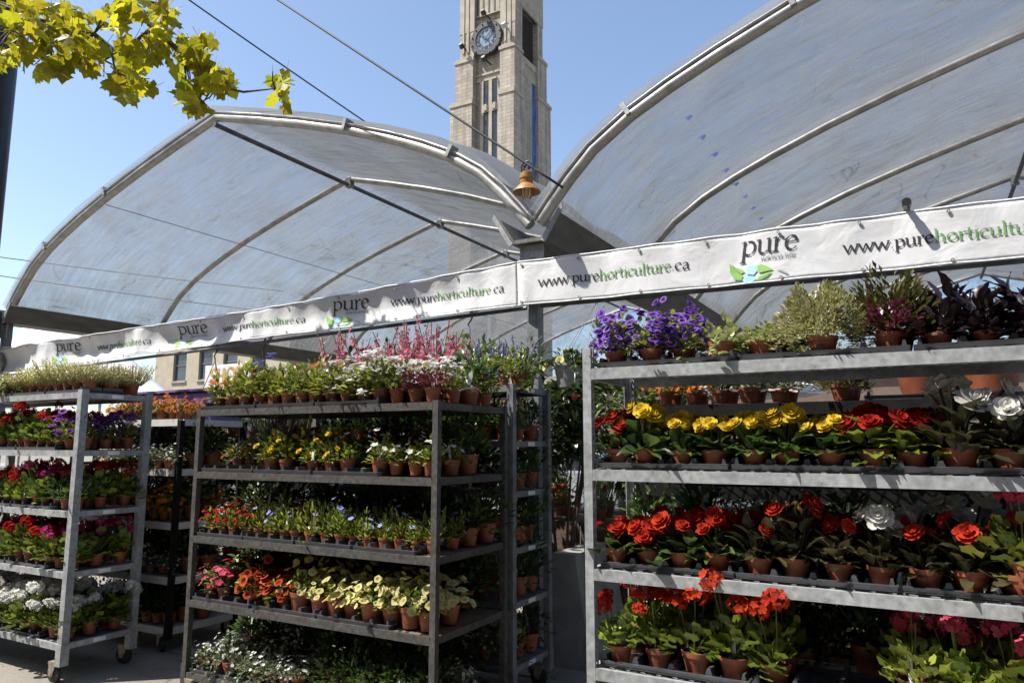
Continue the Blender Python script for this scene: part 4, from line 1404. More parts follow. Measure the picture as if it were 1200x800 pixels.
KIND = {
    # name: (thing name, words, pot/foliage/bloom)
    'ger_red': ('potted_geranium', 'red geranium', make_kind('std', fol_dome(40, .10, .13, .062, .066, 'round', .2), blo_umbel(3, .028, .13, .20, .09), 'mid', ['red'], seed=1)),
    'ger_pink': ('potted_geranium', 'magenta geranium', make_kind('std', fol_dome(40, .10, .13, .062, .066, 'round', .2), blo_umbel(3, .028, .13, .20, .09), 'mid', ['magenta'], seed=2)),
    'ger_coral': ('potted_geranium', 'rose pink geranium', make_kind('std', fol_dome(42, .11, .13, .062, .066, 'round', .2), blo_umbel(4, .030, .13, .20, .09), 'bright', ['pink'], seed=22)),
    'ger_white': ('potted_geranium', 'white geranium', make_kind('std', fol_dome(40, .11, .12, .062, .066, 'round', .2), blo_umbel(6, .030, .12, .17, .10), 'mid', ['white'], seed=3)),
    'ger_tall': ('potted_geranium', 'tall red geranium', make_kind('wide', fol_dome(24, .10, .12, .058, .062, 'round', .2), blo_umbel(4, .030, .17, .23, .10, 18), 'mid', ['scarlet'], seed=4)),
    'beg_yellow': ('potted_begonia', 'yellow begonia', make_kind('wide', fol_dome(39, .085, .07, .068, 0.044, 'broad', .45), blo_ruffle(9, .034, .115, .09), 'deep', ['yellow'], seed=5)),
    'beg_red': ('potted_begonia', 'dark red begonia', make_kind('wide', fol_dome(39, .085, .085, .068, 0.043, 'broad', .4), blo_ruffle(6, .036, .11, .08), 'mid', ['deepred'], seed=6)),
    'beg_scarlet': ('potted_begonia', 'scarlet begonia', make_kind('wide', fol_dome(36, .085, .06, .068, 0.043, 'broad', .45), blo_ruffle(9, .033, .105, .09), 'deep', ['scarlet'], seed=7)),
    'beg_white': ('potted_begonia', 'white begonia', make_kind('wide', fol_dome(51, .09, .10, .068, 0.037, 'broad', .35), blo_ruffle(5, .040, .155, .09), 'dusk', ['white'], seed=8)),
    'beg_dusk': ('potted_begonia', 'orange-red begonia with bronze leaves', make_kind('wide', fol_dome(51, .085, .11, .068, 0.033, 'broad', .4), blo_ruffle(3, .036, .13, .07), 'dusk', ['scarlet'], seed=9)),
    'petunia': ('potted_petunia', 'violet petunia', make_kind('wide', fol_dome(90, .115, .155, .048, .024, 'point', .3), blo_scatter(105, .019, 'trumpet', .12, .175, .25), 'bright', ['violet', 'throat_dark'], seed=10)),
    'pet_purple': ('potted_petunia', 'purple petunia', make_kind('std', fol_dome(60, .09, .11, .046, .024, 'point', .3), blo_scatter(26, .020, 'trumpet', .10, .15, .75), 'mid', ['purple', 'throat_dark'], seed=11)),
    'pet_cream': ('potted_petunia', 'pale yellow petunia', make_kind('big', fol_dome(60, .085, .09, .042, .022, 'point', .3), blo_scatter(40, .021, 'trumpet', .10, .125, .0), 'mid', ['cream', 'throat_gold'], seed=12)),
    'pet_coral': ('potted_petunia', 'orange-red petunia', make_kind('std', fol_dome(60, .08, .09, .042, .022, 'point', .3), blo_scatter(40, .022, 'trumpet', .095, .125, .0), 'mid', ['coral', 'throat_red'], seed=13)),
    'imp_red': ('potted_impatiens', 'crimson impatiens', make_kind('mini', fol_dome(56, .068, .09, .042, .02, 'point', .3), blo_scatter(26, .017, 'star', .075, .115, .3), 'bright', ['red'], seed=14)),
    'imp_pink': ('potted_impatiens', 'pink impatiens', make_kind('mini', fol_dome(56, .075, .10, .042, .02, 'point', .3), blo_scatter(26, .017, 'star', .08, .12, .2), 'mid', ['pink'], seed=15)),
    'imp_orange': ('potted_impatiens', 'orange impatiens', make_kind('mini', fol_dome(60, .075, .12, .050, .022, 'point', .3), blo_scatter(10, .019, 'star', .08, .13, .4), 'bright', ['coral'], seed=16)),
    'marigold': ('potted_marigold', 'orange marigold', make_kind('std', fol_dome(76, .085, .13, .048, .018, 'point', .3), blo_scatter(8, .020, 'ruffle', .085, .155, .5), 'mid', ['orange'], seed=17)),
    'dahlia': ('potted_dahlia', 'yellow dahlia', make_kind('std', fol_dome(60, .095, .15, .058, .026, 'point', .35), blo_scatter(9, .020, 'ruffle', .095, .18, .5), 'mid', ['yellow'], seed=18)),
    'pansy': ('potted_pansy', 'cream and white pansy', make_kind('std', fol_dome(56, .07, .10, .042, .020, 'point', .3), blo_scatter(10, .019, 'star', .075, .12, .3), 'bright', ['white'], seed=19)),
    'star': ('potted_laurentia', 'light green plant with pale blue stars', make_kind('mini', fol_dome(90, .065, .13, .042, .012, 'strap', .2, tilt=.3), blo_scatter(8, .015, 'star', .065, .14, .5), 'bright', ['paleblue'], seed=20)),
    'ageratum': ('potted_ageratum', 'violet blue ageratum', make_kind('std', fol_dome(60, .085, .12, .055, .030, 'point', .3), blo_cushion(12, .011, .085, .155, 10), 'bright', ['blue'], seed=21)),
    'budding': ('potted_impatiens', 'leafy green impatiens with few buds', make_kind('std', fol_dome(70, .085, .15, .06, .026, 'point', .3), blo_scatter(3, .015, 'star', .07, .16, .6), 'bright', ['coral'], seed=23)),
    'alyssum': ('potted_candytuft', 'white candytuft', make_kind('std', fol_dome(80, .09, .12, .05, .022, 'point', .3), blo_cushion(26, .012, .10, .155, 9), 'bright', ['white'], seed=24)),
    'gaura': ('potted_gaura', 'tall pink gaura', make_kind('std', fol_dome(50, .07, .16, .05, .012, 'strap', .2, tilt=.5), blo_spikes(8, .20, .40, .14, .015, 9, .5), 'bronze', ['gaura'], seed=25)),
    'salvia': ('potted_salvia', 'blue salvia', make_kind('std', fol_dome(70, .09, .13, .055, .02, 'point', .3), blo_spikes(6, .15, .22, .09, .008, 12, .6), 'bright', ['blue'], seed=26)),
    'frost': ('potted_euphorbia', 'wispy whitish euphorbia', make_kind('std', fol_wisp(110, .085, .125, .017), None, 'frost', [], seed=27)),
    'ivy': ('potted_ivy', 'cream and green variegated trailing ivy', make_kind('wide', fol_trail(70, .09, .06, .036, .03, 'point', 5, .14), None, 'vari', [], seed=28)),
    'ivy_long': ('potted_ivy', 'pale variegated ivy with long shoots', make_kind('wide', fol_trail(80, .10, .09, .036, .03, 'point', 9, .22), None, 'vari', [], seed=29)),
    'thyme': ('potted_thyme', 'rounded mound of golden thyme', make_kind('wide', fol_dome(4200, .135, .16, .018, .009, 'tiny', .2, 20, .72), None, 'thyme', [], 2, seed=30)),
    'fern': ('potted_fern', 'olive green feathery shrub', make_kind('wide', fol_dome(1200, .11, .16, .026, .010, 'tiny', .2, 12, .4), None, 'bronze', [], 2, seed=31)),
    'wine': ('potted_sweet_potato_vine', 'blackish purple sweet potato vine', make_kind('wide', fol_dome(80, .115, .17, .085, .036, 'broad', .3, 10), None, 'wine', [], seed=32)),
    'heuchera': ('potted_coleus', 'crimson leaved coleus', make_kind('std', fol_dome(110, .10, .12, .04, .024, 'point', .3), None, 'crimson', [], seed=33)),
    'bacopa': ('potted_bacopa', 'white bacopa with trailing stems', make_kind('mini', fol_trail(110, .08, .08, .022, .015, 'tiny', 5, .16), blo_scatter(26, .010, 'star', .085, .11, .1), 'grey', ['white'], seed=34)),
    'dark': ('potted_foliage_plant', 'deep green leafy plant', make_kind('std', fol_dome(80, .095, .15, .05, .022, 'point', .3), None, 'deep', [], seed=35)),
    'blush': ('potted_phlox', 'pale pink phlox', make_kind('wide', fol_dome(60, .10, .10, .036, .018, 'point', .3), blo_cushion(30, .010, .11, .125, 7), 'deep', ['blush'], seed=36)),
    'lav': ('potted_lavender', 'grey green lavender', make_kind('std', fol_dome(120, .08, .18, .06, .006, 'strap', .1, tilt=.8), blo_spikes(10, .18, .24, .08, .006, 8, .75), 'grey', ['purple'], seed=37)),
    'orange_mass': ('potted_calibrachoa', 'orange calibrachoa', make_kind('std', fol_dome(90, .09, .10, .028, .013, 'tiny', .3), blo_scatter(60, .015, 'star', .105, .13, .0), 'mid', ['orange'], seed=38)),
    'empty': ('terracotta_pot', 'empty terracotta pot', ('huge', [(None, None, [])])),
}
RP = random.Random(99)
_st = MB(); _st.prism([(-.004, 0), (-.008, .03), (-.008, .105), (.008, .105), (.008, .03), (.004, 0)], 'y', -.0006, .0006); STAKE = _st.mesh('label_stake', M['tagpaper'])


def plant(kind, x, y, z, where, scale=1.0, group=None):
    nm, words, (pot, var) = KIND[kind]
    fo, bl, heads = var[RP.randrange(len(var))]
    t = thing(nm, f'{words} in terracotta pot, {where}' if kind != 'empty' else f'{words} {where}', 'potted plant' if kind != 'empty' else 'flower pot', (x, y, z), f'{words} pots, {where}', RP.uniform(0, TAU))
    t.scale = (scale,) * 3
    link('pot', POT[pot][0], t)
    k, kz = RP.uniform(.82, 1.16), RP.uniform(.78, 1.12)
    zt = POT[pot][1]
    T = Matrix.Translation((0, 0, zt)) @ Matrix.Rotation(RP.uniform(-.14, .14), 4, 'X') @ Matrix.Rotation(RP.uniform(-.14, .14), 4, 'Y') @ Matrix.Diagonal((k, k, kz, 1)) @ Matrix.Translation((0, 0, -zt))
    if fo:
        link('foliage', fo, t, T)
    if bl:
        link('blooms', bl, t, T)
    for (mx_, me_) in heads:
        if RP.random() < .88:
            link('flower', me_, t, T @ mx_)
    if fo and RP.random() < .17:
        link('label_stake', STAKE, t, Matrix.Translation((RP.uniform(-.02, .02), RP.uniform(-.03, .01), zt - .02)) @ Matrix.Rotation(RP.uniform(-.2, .2), 4, 'Y') @ Matrix.Rotation(-t.rotation_euler.z + RP.uniform(-.5, .5), 4, 'Z'))
    return t


# ------------------------------------------------------------------ racks
def caster_mesh():
    w, f = MB(), MB()
    w.lathe([(.0, -.018), (.05, -.018), (.062, -.012), (.062, .012), (.05, .018), (.0, .018)], 18, (.0, 0, .062), 0, Matrix.Rotation(rad(90), 4, 'X'))
    for s in (-1, 1):
        f.add([(-.045, s * .026, .125), (.03, s * .026, .125), (.022, s * .026, .05), (-.012, s * .026, .045), (-.045, s * .030, .125), (.03, s * .030, .125), (.022, s * .030, .05), (-.012, s * .030, .045)],
              [(0, 1, 2, 3), (7, 6, 5, 4), (0, 4, 5, 1), (1, 5, 6, 2), (2, 6, 7, 3), (3, 7, 4, 0)])
    f.bb(-.05, .035, -.030, .030, .1255, .14)
    f.tube([(.0, -.034, .062), (0, .034, .062)], .008, 6)
    me = w.mesh('caster_wheel', M['rubber'], True)
    me.set_sharp_from_angle(angle=rad(35))
    return me, f.mesh('caster_fork', M['caster'])


CW, CF = caster_mesh()


def mesh_deck(w, d, pitch=.064):
    """expanded-metal sheet: crossing flat strands"""
    m = MB()
    sx, sy = pitch, pitch * .45
    def strand(a, b):
        a, b = Vector(a), Vector(b)
        dr = (b - a).normalized(); nn = Vector((-dr.y, dr.x, 0)) * .0019
        m.add([a - nn, b - nn, b + nn, a + nn, a - nn + Vector((0, 0, -.004)), b - nn + Vector((0, 0, -.004)), b + nn + Vector((0, 0, -.004)), a + nn + Vector((0, 0, -.004))],
              [(0, 1, 2, 3), (7, 6, 5, 4), (0, 4, 5, 1), (2, 6, 7, 3)])
    run = d * sx / sy
    k = -run
    while k < w:
        for sgn in (1, -1):
            x0, x1 = (k, k + run)
            ts = [0, 1]
            lo, hi = max(0, (0 - x0) / run), min(1, (w - x0) / run)
            if hi - lo > .02:
                if sgn == 1:
                    strand((x0 + run * lo - w / 2, -d / 2 + d * lo, 0), (x0 + run * hi - w / 2, -d / 2 + d * hi, 0))
                else:
                    strand((x0 + run * lo - w / 2, d / 2 - d * lo, .0045), (x0 + run * hi - w / 2, d / 2 - d * hi, .0045))
        k += sx
    return m


def rack(label, x0, x1, y0, y1, zs, ztop, pmat, rmat, deck, perforated=False, pw=.042, rail=.04, legs=True, zbot=.13, tags=True, zpost=None):
    cx, cy = (x0 + x1) / 2, (y0 + y1) / 2
    t = thing('plant_rack', label, 'rack', (cx, cy, 0))
    W, D = x1 - x0, y1 - y0
    for sx in (-1, 1):
        for sy in (-1, 1):
            m = MB()
            px, py = sx * (W / 2 - pw / 2), sy * (D / 2 - pw / 2)
            if not perforated:
                m.bb(px - pw / 2, px + pw / 2, py - pw / 2, py + pw / 2, zbot - .01, ztop)
                m.bb(px - pw / 2 - .004, px + pw / 2 + .004, py - pw / 2 - .004, py + pw / 2 + .004, zbot - .022, zbot + .12)
            else:
                # folded channel: plain outer web, slotted inner flange
                th = .003
                xo, xi = px + sx * pw / 2, px - sx * pw / 2
                m.bb(min(xo, xi), max(xo, xi), py + sy * (pw / 2 - th), py + sy * pw / 2, zbot - .01, ztop)
                m.bb(xo, xo - sx * th, py - pw / 2, py + pw / 2 - .0005, zbot - .01, ztop - .001)
                a0, a1 = py - sy * pw / 2, py + sy * (pw / 2 - th - .0005)
                b0, b1 = sorted((a0, a1))
                g3 = (b1 - b0) / 3
                m.bb(xi, xi + sx * th, b0, b0 + g3, zbot, ztop - .001)
                m.bb(xi, xi + sx * th, b1 - g3, b1, zbot, ztop - .001)
                z = zbot
                while z < ztop - .03:
                    m.bb(xi, xi + sx * th, b0 + g3, b1 - g3, z, z + .014)
                    z += .032
            m.build('post', pmat, t)
            if legs:
                f = link('caster', CF, t); f.location = (px - sx * .07, py + sy * .0, -.004); f.rotation_euler = (0, 0, RP.uniform(-.6, .6) + (PI if sx > 0 else 0))
                link('wheel', CW, f)
    dm = None
    for i, z in enumerate(zs):
        m = MB()
        iw, idp = W - 2 * pw - .004 if perforated else W - .004, D - 2 * .02
        if deck == 'mesh':
            if dm is None:
                dm = mesh_deck(W - 2 * pw - .02, D - .05).mesh('wire_deck', M['galv_dull'])
            s = link('shelf', dm, t); s.location = (0, 0, z - .006)
        else:
            m.bb(-W / 2 + pw + .002, W / 2 - pw - .002, -D / 2 + .024, D / 2 - .024, -.014, -.004)
            s = m.build('shelf', deck, t); s.location = (0, 0, z)
        for sy in (-1, 1):
            r = MB()
            yy = sy * (D / 2 - .010)
            r.bb(-W / 2 + pw + .001, W / 2 - pw - .001, yy - .010, yy + .010, -rail, .001)
            if i == 0 and perforated:
                r.bb(-W / 2 + pw + .001, W / 2 - pw - .001, yy - sy * .012 - .018, yy - sy * .012 + .018, .0015, .004)
            r.build('rail', rmat, s)
        for sx in (-1, 1):
            r = MB()
            xx = sx * (W / 2 - pw / 2)
            r.bb(xx - .010, xx + .010, -D / 2 + pw + .001, D / 2 - pw - .001, -rail + .002, -.001)
            r.build('rail', rmat, s)
            if tags and sx > 0:
                r = MB(); r.bb(xx + .0105, xx + .012, -.045, .045, -rail + .008, -.006); r.build('tag', M['tagpaper'], s)
    return t


def tray_mesh(w, d, nx, ny, h=.040):
    m = MB()
    hl, h = .020, h
    m.bb(-w / 2, w / 2, -d / 2, d / 2, .001, .004)
    for s in (-1, 1):
        m.prism([(s * d / 2, .0045), (s * (d / 2 + .006), hl), (s * (d / 2 - .004), hl + .002), (s * (d / 2 - .006), .0045)], 'x', -w / 2, w / 2)
        m.prism([(s * w / 2, .0045), (s * (w / 2 + .004), hl), (s * (w / 2 - .006), hl + .002), (s * (w / 2 - .008), .0045)], 'y', -d / 2, d / 2)
    # ridges between the cells, with raised shoulders that catch the light
    for i in range(nx + 1):
        x = -w / 2 + w * i / nx
        for j in range(ny):
            y = -d / 2 + d * (j + .5) / ny
            hw = .020 if 0 < i < nx else .012
            yy0, yy1 = y - d / ny * .47, y + d / ny * .47
            if yy0 < -d / 2 + .008: yy0 = -d / 2 + .008
            if yy1 > d / 2 - .008: yy1 = d / 2 - .008
            c = max(-w / 2 + .016, min(w / 2 - .016, x))
            m.prism([(c - hw, .0048), (c - hw * .35, h * 1.05), (c + hw * .35, h * 1.05), (c + hw, .0048)], 'y', yy0, yy1)
    return m.mesh('tray', M['tray'])


TRAY = {}


def fill(rk, zname, x0, x1, y0, z, segs, pitch, rows, row_pitch, where, skip=.05, jit=.012, tray=True, ymax=None, scale=1.0, xlim=None):
    """segs: list of (x_to, kind or tuple of kinds, scale); plants in rows from y0 back; trays of three columns by two rows beneath"""
    nxt = max(1, int(round((x1 - x0) / (pitch * 4))))
    cols = int((x1 - x0) / pitch)
    px = (x1 - x0) / cols
    if tray:
        key = (round(px * 4, 3), round(row_pitch * 2, 3))
        if key not in TRAY:
            TRAY[key] = tray_mesh(px * 4 - .018, row_pitch * 2 - .012, 4, 2)
        for i in range(0, cols, 4):
            for j in range(0, rows, 2):
                xc = x0 + px * (i + 2)
                if xc + px * 2 > x1 + .02 and i > 0:
                    xc = x1 - px * 2 - .001 - .0
                    if (cols % 4) and i >= cols - cols % 4:
                        continue
                if j + 2 > rows:
                    continue
                if xlim and (xc + px * 2 < xlim[0] or xc - px * 2 > xlim[1]):
                    continue
                o = link('plant_tray', TRAY[key])
                o.location = (xc + RP.uniform(-.004, .004), y0 + row_pitch * (j + .5) + RP.uniform(-.004, .004), z)
                o.rotation_euler = (0, 0, RP.uniform(-.008, .008))
                tag(o, f'shallow black plastic tray under the pots, {where}', 'tray', f'trays, {where}')
    for i in range(cols):
        x = x0 + px * (i + .5)
        if xlim and not (xlim[0] < x < xlim[1]):
            continue
        kinds, sc = None, 1
        for sg_ in segs:
            if x <= sg_[0]:
                kinds = sg_[1]; sc = sg_[2] if len(sg_) > 2 else 1
                break
        if not kinds:
            continue
        for j in range(rows):
            k = kinds if isinstance(kinds, str) else kinds[min(j, len(kinds) - 1)]
            if k is None or (RP.random() < skip and j == 0) or RP.random() < skip * .5:
                continue
            big = 1.0
            if k == 'dark' and j >= 1:      # deeper stock is fewer and larger
                if i % 2 or (j == 3 and i % 4):
                    continue
                big = 1.4
            plant(k, x + RP.uniform(-jit, jit), y0 + row_pitch * j + RP.uniform(-jit, jit), z + .0065, where, sc * scale * big * RP.uniform(.9, 1.1))


SH = ['top shelf', 'upper shelf', 'middle shelf', 'lower shelf', 'bottom shelf']

# ---- rack with perforated posts (the near one)
Z3 = [1.92, 1.50, 1.10, .715, .30]
rack('bright galvanized rack with slotted posts and wire mesh shelves of begonias', -1.245, .78, 2.84, 3.38, Z3, 2.005, M['galv'], M['galv'], 'mesh', True, .040, .044)
W3 = ' of slotted galvanized rack'
XR = (-2, .45)
fill(None, 0, -1.20, .74, 2.948, Z3[0] + .002, [(-.76, ('petunia', 'petunia', None), .86), (-.44, ('ivy', 'ivy', None)), (-.14, (None, None, None)), (.0, ('heuchera', 'fern', None)), (.8, ('wine', 'wine', None), .82)], .140, 3, .165, SH[0] + W3, 0, xlim=XR)
plant('thyme', -.30, 2.95, Z3[0] + .010, SH[0] + W3)
plant('ivy_long', -.43, 3.06, Z3[0] + .010, SH[0] + W3)
plant('fern', -.05, 3.05, Z3[0] + .010, SH[0] + W3, 1.1)
fill(None, 1, -1.20, .74, 2.948, Z3[1] + .002, [(-1.07, ('beg_scarlet', None, None)), (-.24, ('beg_yellow', 'beg_yellow', None)), (.04, ('beg_red', 'beg_red', None)), (.8, ('beg_white', 'beg_white', None))], .136, 3, .165, SH[1] + W3, .0, xlim=XR)
fill(None, 2, -1.20, .74, 2.948, Z3[2] + .002, [(-.58, ('beg_scarlet', 'beg_scarlet', 'dark')), (-.26, ('beg_dusk', 'beg_red', 'dark')), (-.05, ('beg_white', 'beg_white', 'blush')), (.06, ('beg_dusk', 'beg_white', 'dark')), (.8, ('beg_dusk', 'beg_white', 'beg_white'))], .136, 3, .165, SH[2] + W3, .0, xlim=XR)
plant('ger_coral', .27, 2.90, Z3[2] + .045, SH[2] + W3)
fill(None, 3, -1.20, .74, 2.948, Z3[3] + .002, [(-.48, ('ger_tall', 'ger_tall', 'ger_tall')), (-.22, (None, None, 'dark')), (.8, ('ger_coral', 'ger_pink', 'ger_pink'))], .140, 3, .165, SH[3] + W3, .0, xlim=XR)
fill(None, 4, -1.20, .74, 2.948, Z3[4] + .002, [(.8, ('imp_pink', 'imp_pink', 'dark'))], .14, 3, .165, SH[4] + W3, .0, xlim=(-2, .3), scale=1.25)

# ---- black rack in the middle
Z2 = [1.825, 1.42, 1.01, .61, .17]
rack('dark weathered steel rack crammed with small pots in front of the canopy post', -4.21, -2.255, 3.22, 3.98, Z2, 1.835, M['dark_steel'], M['dark_steel'], M['plywood'], False, .036, .042, zbot=.10, tags=False)
W2 = ' of dark steel rack'
fill(None, 0, -4.17, -2.29, 3.318, Z2[0] + .002, [(-3.94, ('imp_orange', 'imp_orange', 'budding', 'budding'), 1.12), (-3.62, ('budding', 'ageratum', 'ageratum', 'budding'), 1.12), (-3.25, ('budding', 'ageratum', 'ageratum', 'gaura'), 1.1), (-3.02, ('budding', 'alyssum', 'alyssum', 'gaura'), 1.1), (-2.50, ('alyssum', 'alyssum', 'alyssum', 'gaura'), 1.1), (-2.2, ('heuchera', 'alyssum', 'dark', 'salvia'), 1.0)], .118, 4, .18, SH[0] + W2, .0)
fill(None, 1, -4.17, -2.29, 3.318, Z2[1] + .002, [(-3.86, ('marigold', 'marigold', 'lav', 'dark')), (-3.66, (None, 'lav', 'lav', 'dark')), (-3.02, ('dahlia', 'dahlia', 'marigold', 'dark')), (-2.2, ('pansy', 'pansy', 'dark', 'dark'))], .118, 4, .18, SH[1] + W2, .10)
fill(None, 2, -4.17, -2.29, 3.318, Z2[2] + .002, [(-3.72, ('imp_red', 'imp_red', 'dark')), (-2.2, ('star', 'star', 'dark', 'dark'))], .106, 4, .18, SH[2] + W2, .05)
fill(None, 3, -4.17, -2.29, 3.318, Z2[3] + .002, [(-3.92, ('imp_pink', 'imp_red', 'dark', 'dark'), 1.2), (-3.78, (None, 'dark', 'dark', 'dark')), (-3.30, ('pet_coral', 'pet_coral', 'imp_red', 'dark')), (-2.2, ('pet_cream', 'pet_cream', 'dark', 'dark'))], .130, 4, .18, SH[3] + W2, .0)
fill(None, 4, -4.17, -2.29, 3.318, Z2[4] + .002, [(-3.20, ('bacopa', 'bacopa', 'dark', 'dark')), (-3.0, ('dark', 'dark', 'dark', 'dark')), (-2.2, ('dark', 'dark', 'bacopa', 'dark'))], .112, 4, .18, SH[4] + W2, .04)

# ---- galvanized rack on casters
Z1 = [1.965, 1.555, 1.135, .725, .255]
rack('grey steel rack on casters with geraniums and a top of wispy pale plants', -7.10, -5.165, 3.00, 3.55, Z1, 1.985, M['galv'], M['galv'], M['galv_dull'], False, .052, .042, zbot=.135)
W1 = ' of grey caster rack'
XL = (-6.75, -5)
fill(None, 0, -7.04, -5.21, 3.098, Z1[0] + .002, [(-6.22, ('ivy_long', 'ivy', 'frost')), (-5, ('frost', 'frost', 'frost'))], .112, 3, .17, SH[0] + W1, 0, xlim=XL)
fill(None, 1, -7.04, -5.21, 3.098, Z1[1] + .002, [(-5.62, ('ger_red', 'ger_red', 'ger_red')), (-5, ('pet_purple', 'pet_purple', 'pet_purple'))], .13, 3, .17, SH[1] + W1, 0, xlim=XL)
fill(None, 2, -7.04, -5.21, 3.098, Z1[2] + .002, [(-5.80, ('ger_red', 'ger_red', 'ger_red')), (-5.55, ('ger_pink', 'ger_coral', 'ger_red')), (-5, ('dark', 'ger_red', 'ger_red'))], .13, 3, .17, SH[2] + W1, 0, xlim=XL)
fill(None, 3, -7.04, -5.21, 3.098, Z1[3] + .002, [(-5.45, ('ger_red', 'ger_red', 'ger_red')), (-5, ('ger_pink', 'ger_pink', 'ger_pink'))], .13, 3, .17, SH[3] + W1, 0, xlim=XL)
fill(None, 4, -7.04, -5.21, 3.098, Z1[4] + .002, [(-6.1, ('ger_pink', 'ger_white', 'ger_white')), (-5, ('ger_white', 'ger_white', 'ger_white'))], .13, 3, .17, SH[4] + W1, 0, xlim=XL, scale=1.08)

# ---- rack with white shelves behind it
Z1B = [1.80, 1.40, .98, .56, .18]
rack('black post rack with white plastic shelves behind the grey caster rack', -6.7, -5.20, 3.83, 4.50, Z1B, 1.79, M['black_steel'], M['white_plastic'], M['white_plastic'], False, .04, .055, zbot=.12, tags=False)
W1B = ' of white-shelved rack'
for i, kk in enumerate((('orange_mass', 'orange_mass', None, None), ('bacopa', 'dark', 'dark', 'dark'), ('orange_mass', 'dark', 'orange_mass', 'dark'), ('bacopa', 'dark', 'dark', 'dark'), ('dark', 'dark', 'dark', 'dark'))):
    fill(None, i, -6.64, -5.24, 3.91, Z1B[i] + .002, [(-5, kk)], .125, 4, .165, SH[i] + W1B, .0, xlim=(-6.2, -5), scale=.78 if i == 0 else 1.1)
t = thing('plastic_bin', 'violet plastic bin standing behind the orange flowers on the white-shelved rack', 'bin', (-5.85, 4.32, Z1B[0] + .002))
m = MB()
m.prism([(-.15, 0), (-.17, .23), (-.15, .25), (.15, .25), (.17, .23), (.15, 0)], 'x', -.55, .58)
m.build('body', M['purple_plastic'], t)
m = MB(); m.bb(-.58, .61, -.19, .19, .2505, .27); m.build('lid', M['purple_plastic'], t)

# ---- grey rack behind the dark one
Z2B = [1.975, 1.62, 1.30, .95, .62, .24]
rack('dull grey rack behind the dark steel rack with white shelf tags', -4.0, -2.262, 4.06, 4.61, Z2B, 1.985, M['galv_dull'], M['galv_dull'], M['galv_dull'], False, .045, .04, zbot=.13)
W2B = ' of dull grey rack'
fill(None, 0, -3.95, -2.30, 4.15, Z2B[0] + .002, [(-3.55, (None, 'dark', None)), (-2.95, ('gaura', 'dark', None)), (-2.65, ('dark', 'dark', 'dark')), (-2, ('salvia', 'salvia', 'dark'))], .14, 3, .165, SH[0] + W2B, .0)
for i, kk in ((1, ('dark', 'lav', 'dark')), (2, ('bacopa', 'dark', 'dark')), (3, ('orange_mass', 'dark', 'dark')), (4, ('lav', 'dark', 'dark')), (5, ('bacopa', 'pansy', 'dark'))):
    fill(None, i, -3.95, -2.30, 4.15, Z2B[i] + .002, [(-2, kk)], .14, 3, .165, ('second shelf', 'third shelf', 'fourth shelf', 'fifth shelf', 'lowest shelf')[i - 1] + W2B, .03, xlim=(-4.1, -2), tray=i > 2)

# ---- black rack behind the perforated one
Z3B = [1.79, 1.40, 1.0, .58]
rack('black steel rack with deep rails behind the slotted galvanized rack', -1.25, .95, 3.55, 4.20, Z3B, 1.80, M['black_steel'], M['black_steel'], M['black_steel'], False, .035, .055, zbot=.12, tags=False)
W3B = ' of black rack behind the slotted one'
fill(None, 0, -1.2, .9, 3.65, Z3B[0] + .002, [(-.95, ('orange_mass', 'heuchera', None)), (-.86, (None, None, None)), (-.50, ('blush', 'blush', None)), (-.40, (None, None)), (-.24, ('fern', 'fern', None)), (2, (None,))], .135, 3, .18, SH[0] + W3B, 0, tray=False, xlim=(-2, .7), scale=.95)
for k, x in enumerate((.03, .28)):
    plant('empty', x, 3.72, Z3B[0] + .03, 'on the ' + SH[0] + W3B, 1.0)
o = link('plant_tray', tray_mesh(.85, .36, 3, 1)); o.location = (.22, 3.74, Z3B[0] + .001); tag(o, 'wide black tray under the large empty terracotta pots', 'tray')
fill(None, 1, -1.2, .9, 3.65, Z3B[1] + .002, [(2, ('dark', 'blush', 'dark'))], .15, 3, .18, SH[1] + W3B, .0, tray=False, xlim=(-2, .6), scale=.9)
fill(None, 2, -1.2, .9, 3.65, Z3B[2] + .002, [(-.6, ('imp_red', 'blush', 'dark')), (2, ('dark', 'beg_white', 'dark'))], .15, 3, .18, SH[2] + W3B, .0, tray=False, xlim=(-2, .6), scale=.9)
fill(None, 3, -1.2, .9, 3.65, Z3B[3] + .002, [(2, ('dark', 'dark', 'dark'))], .15, 3, .18, SH[3] + W3B, .0, tray=False, xlim=(-2, .6), scale=1.1)

# ---- hanging basket between the racks
t = thing('hanging_basket', 'pale grey hanging basket with dark trailing leaves beside the canopy post', 'basket', (-1.96, 4.25, 1.93))
m = MB(); m.lathe([(.0, .03), (.065, .03), (.09, .165), (.097, .165), (.097, .185), (.09, .185), (.08, .15), (.0, .15)], 18); shape_smooth(m.build('pot', M['dullpot'], t), 40)
R = random.Random(5)
m = MB(); fol_trail(120, .13, .13, .06, .04, 'point', 18, .34)(m, R, .15)
# let the strands hang past the rim
m.build('foliage', PM['deep'], t)
m = MB()
for p, d in dome(R, 5, .17, .15, .17, .9):
    f_trumpet(m, p, d, .03, R)
m.build('blooms', [PM['cream'], PM['throat_gold']], t)
for a in (0.3, 2.4, 4.5):
    m = MB(); m.tube([(.093 * math.cos(a), .093 * math.sin(a), .18), (0, .53, .70)], .0025, 5); m.build('wire', M['galv_dull'], t)

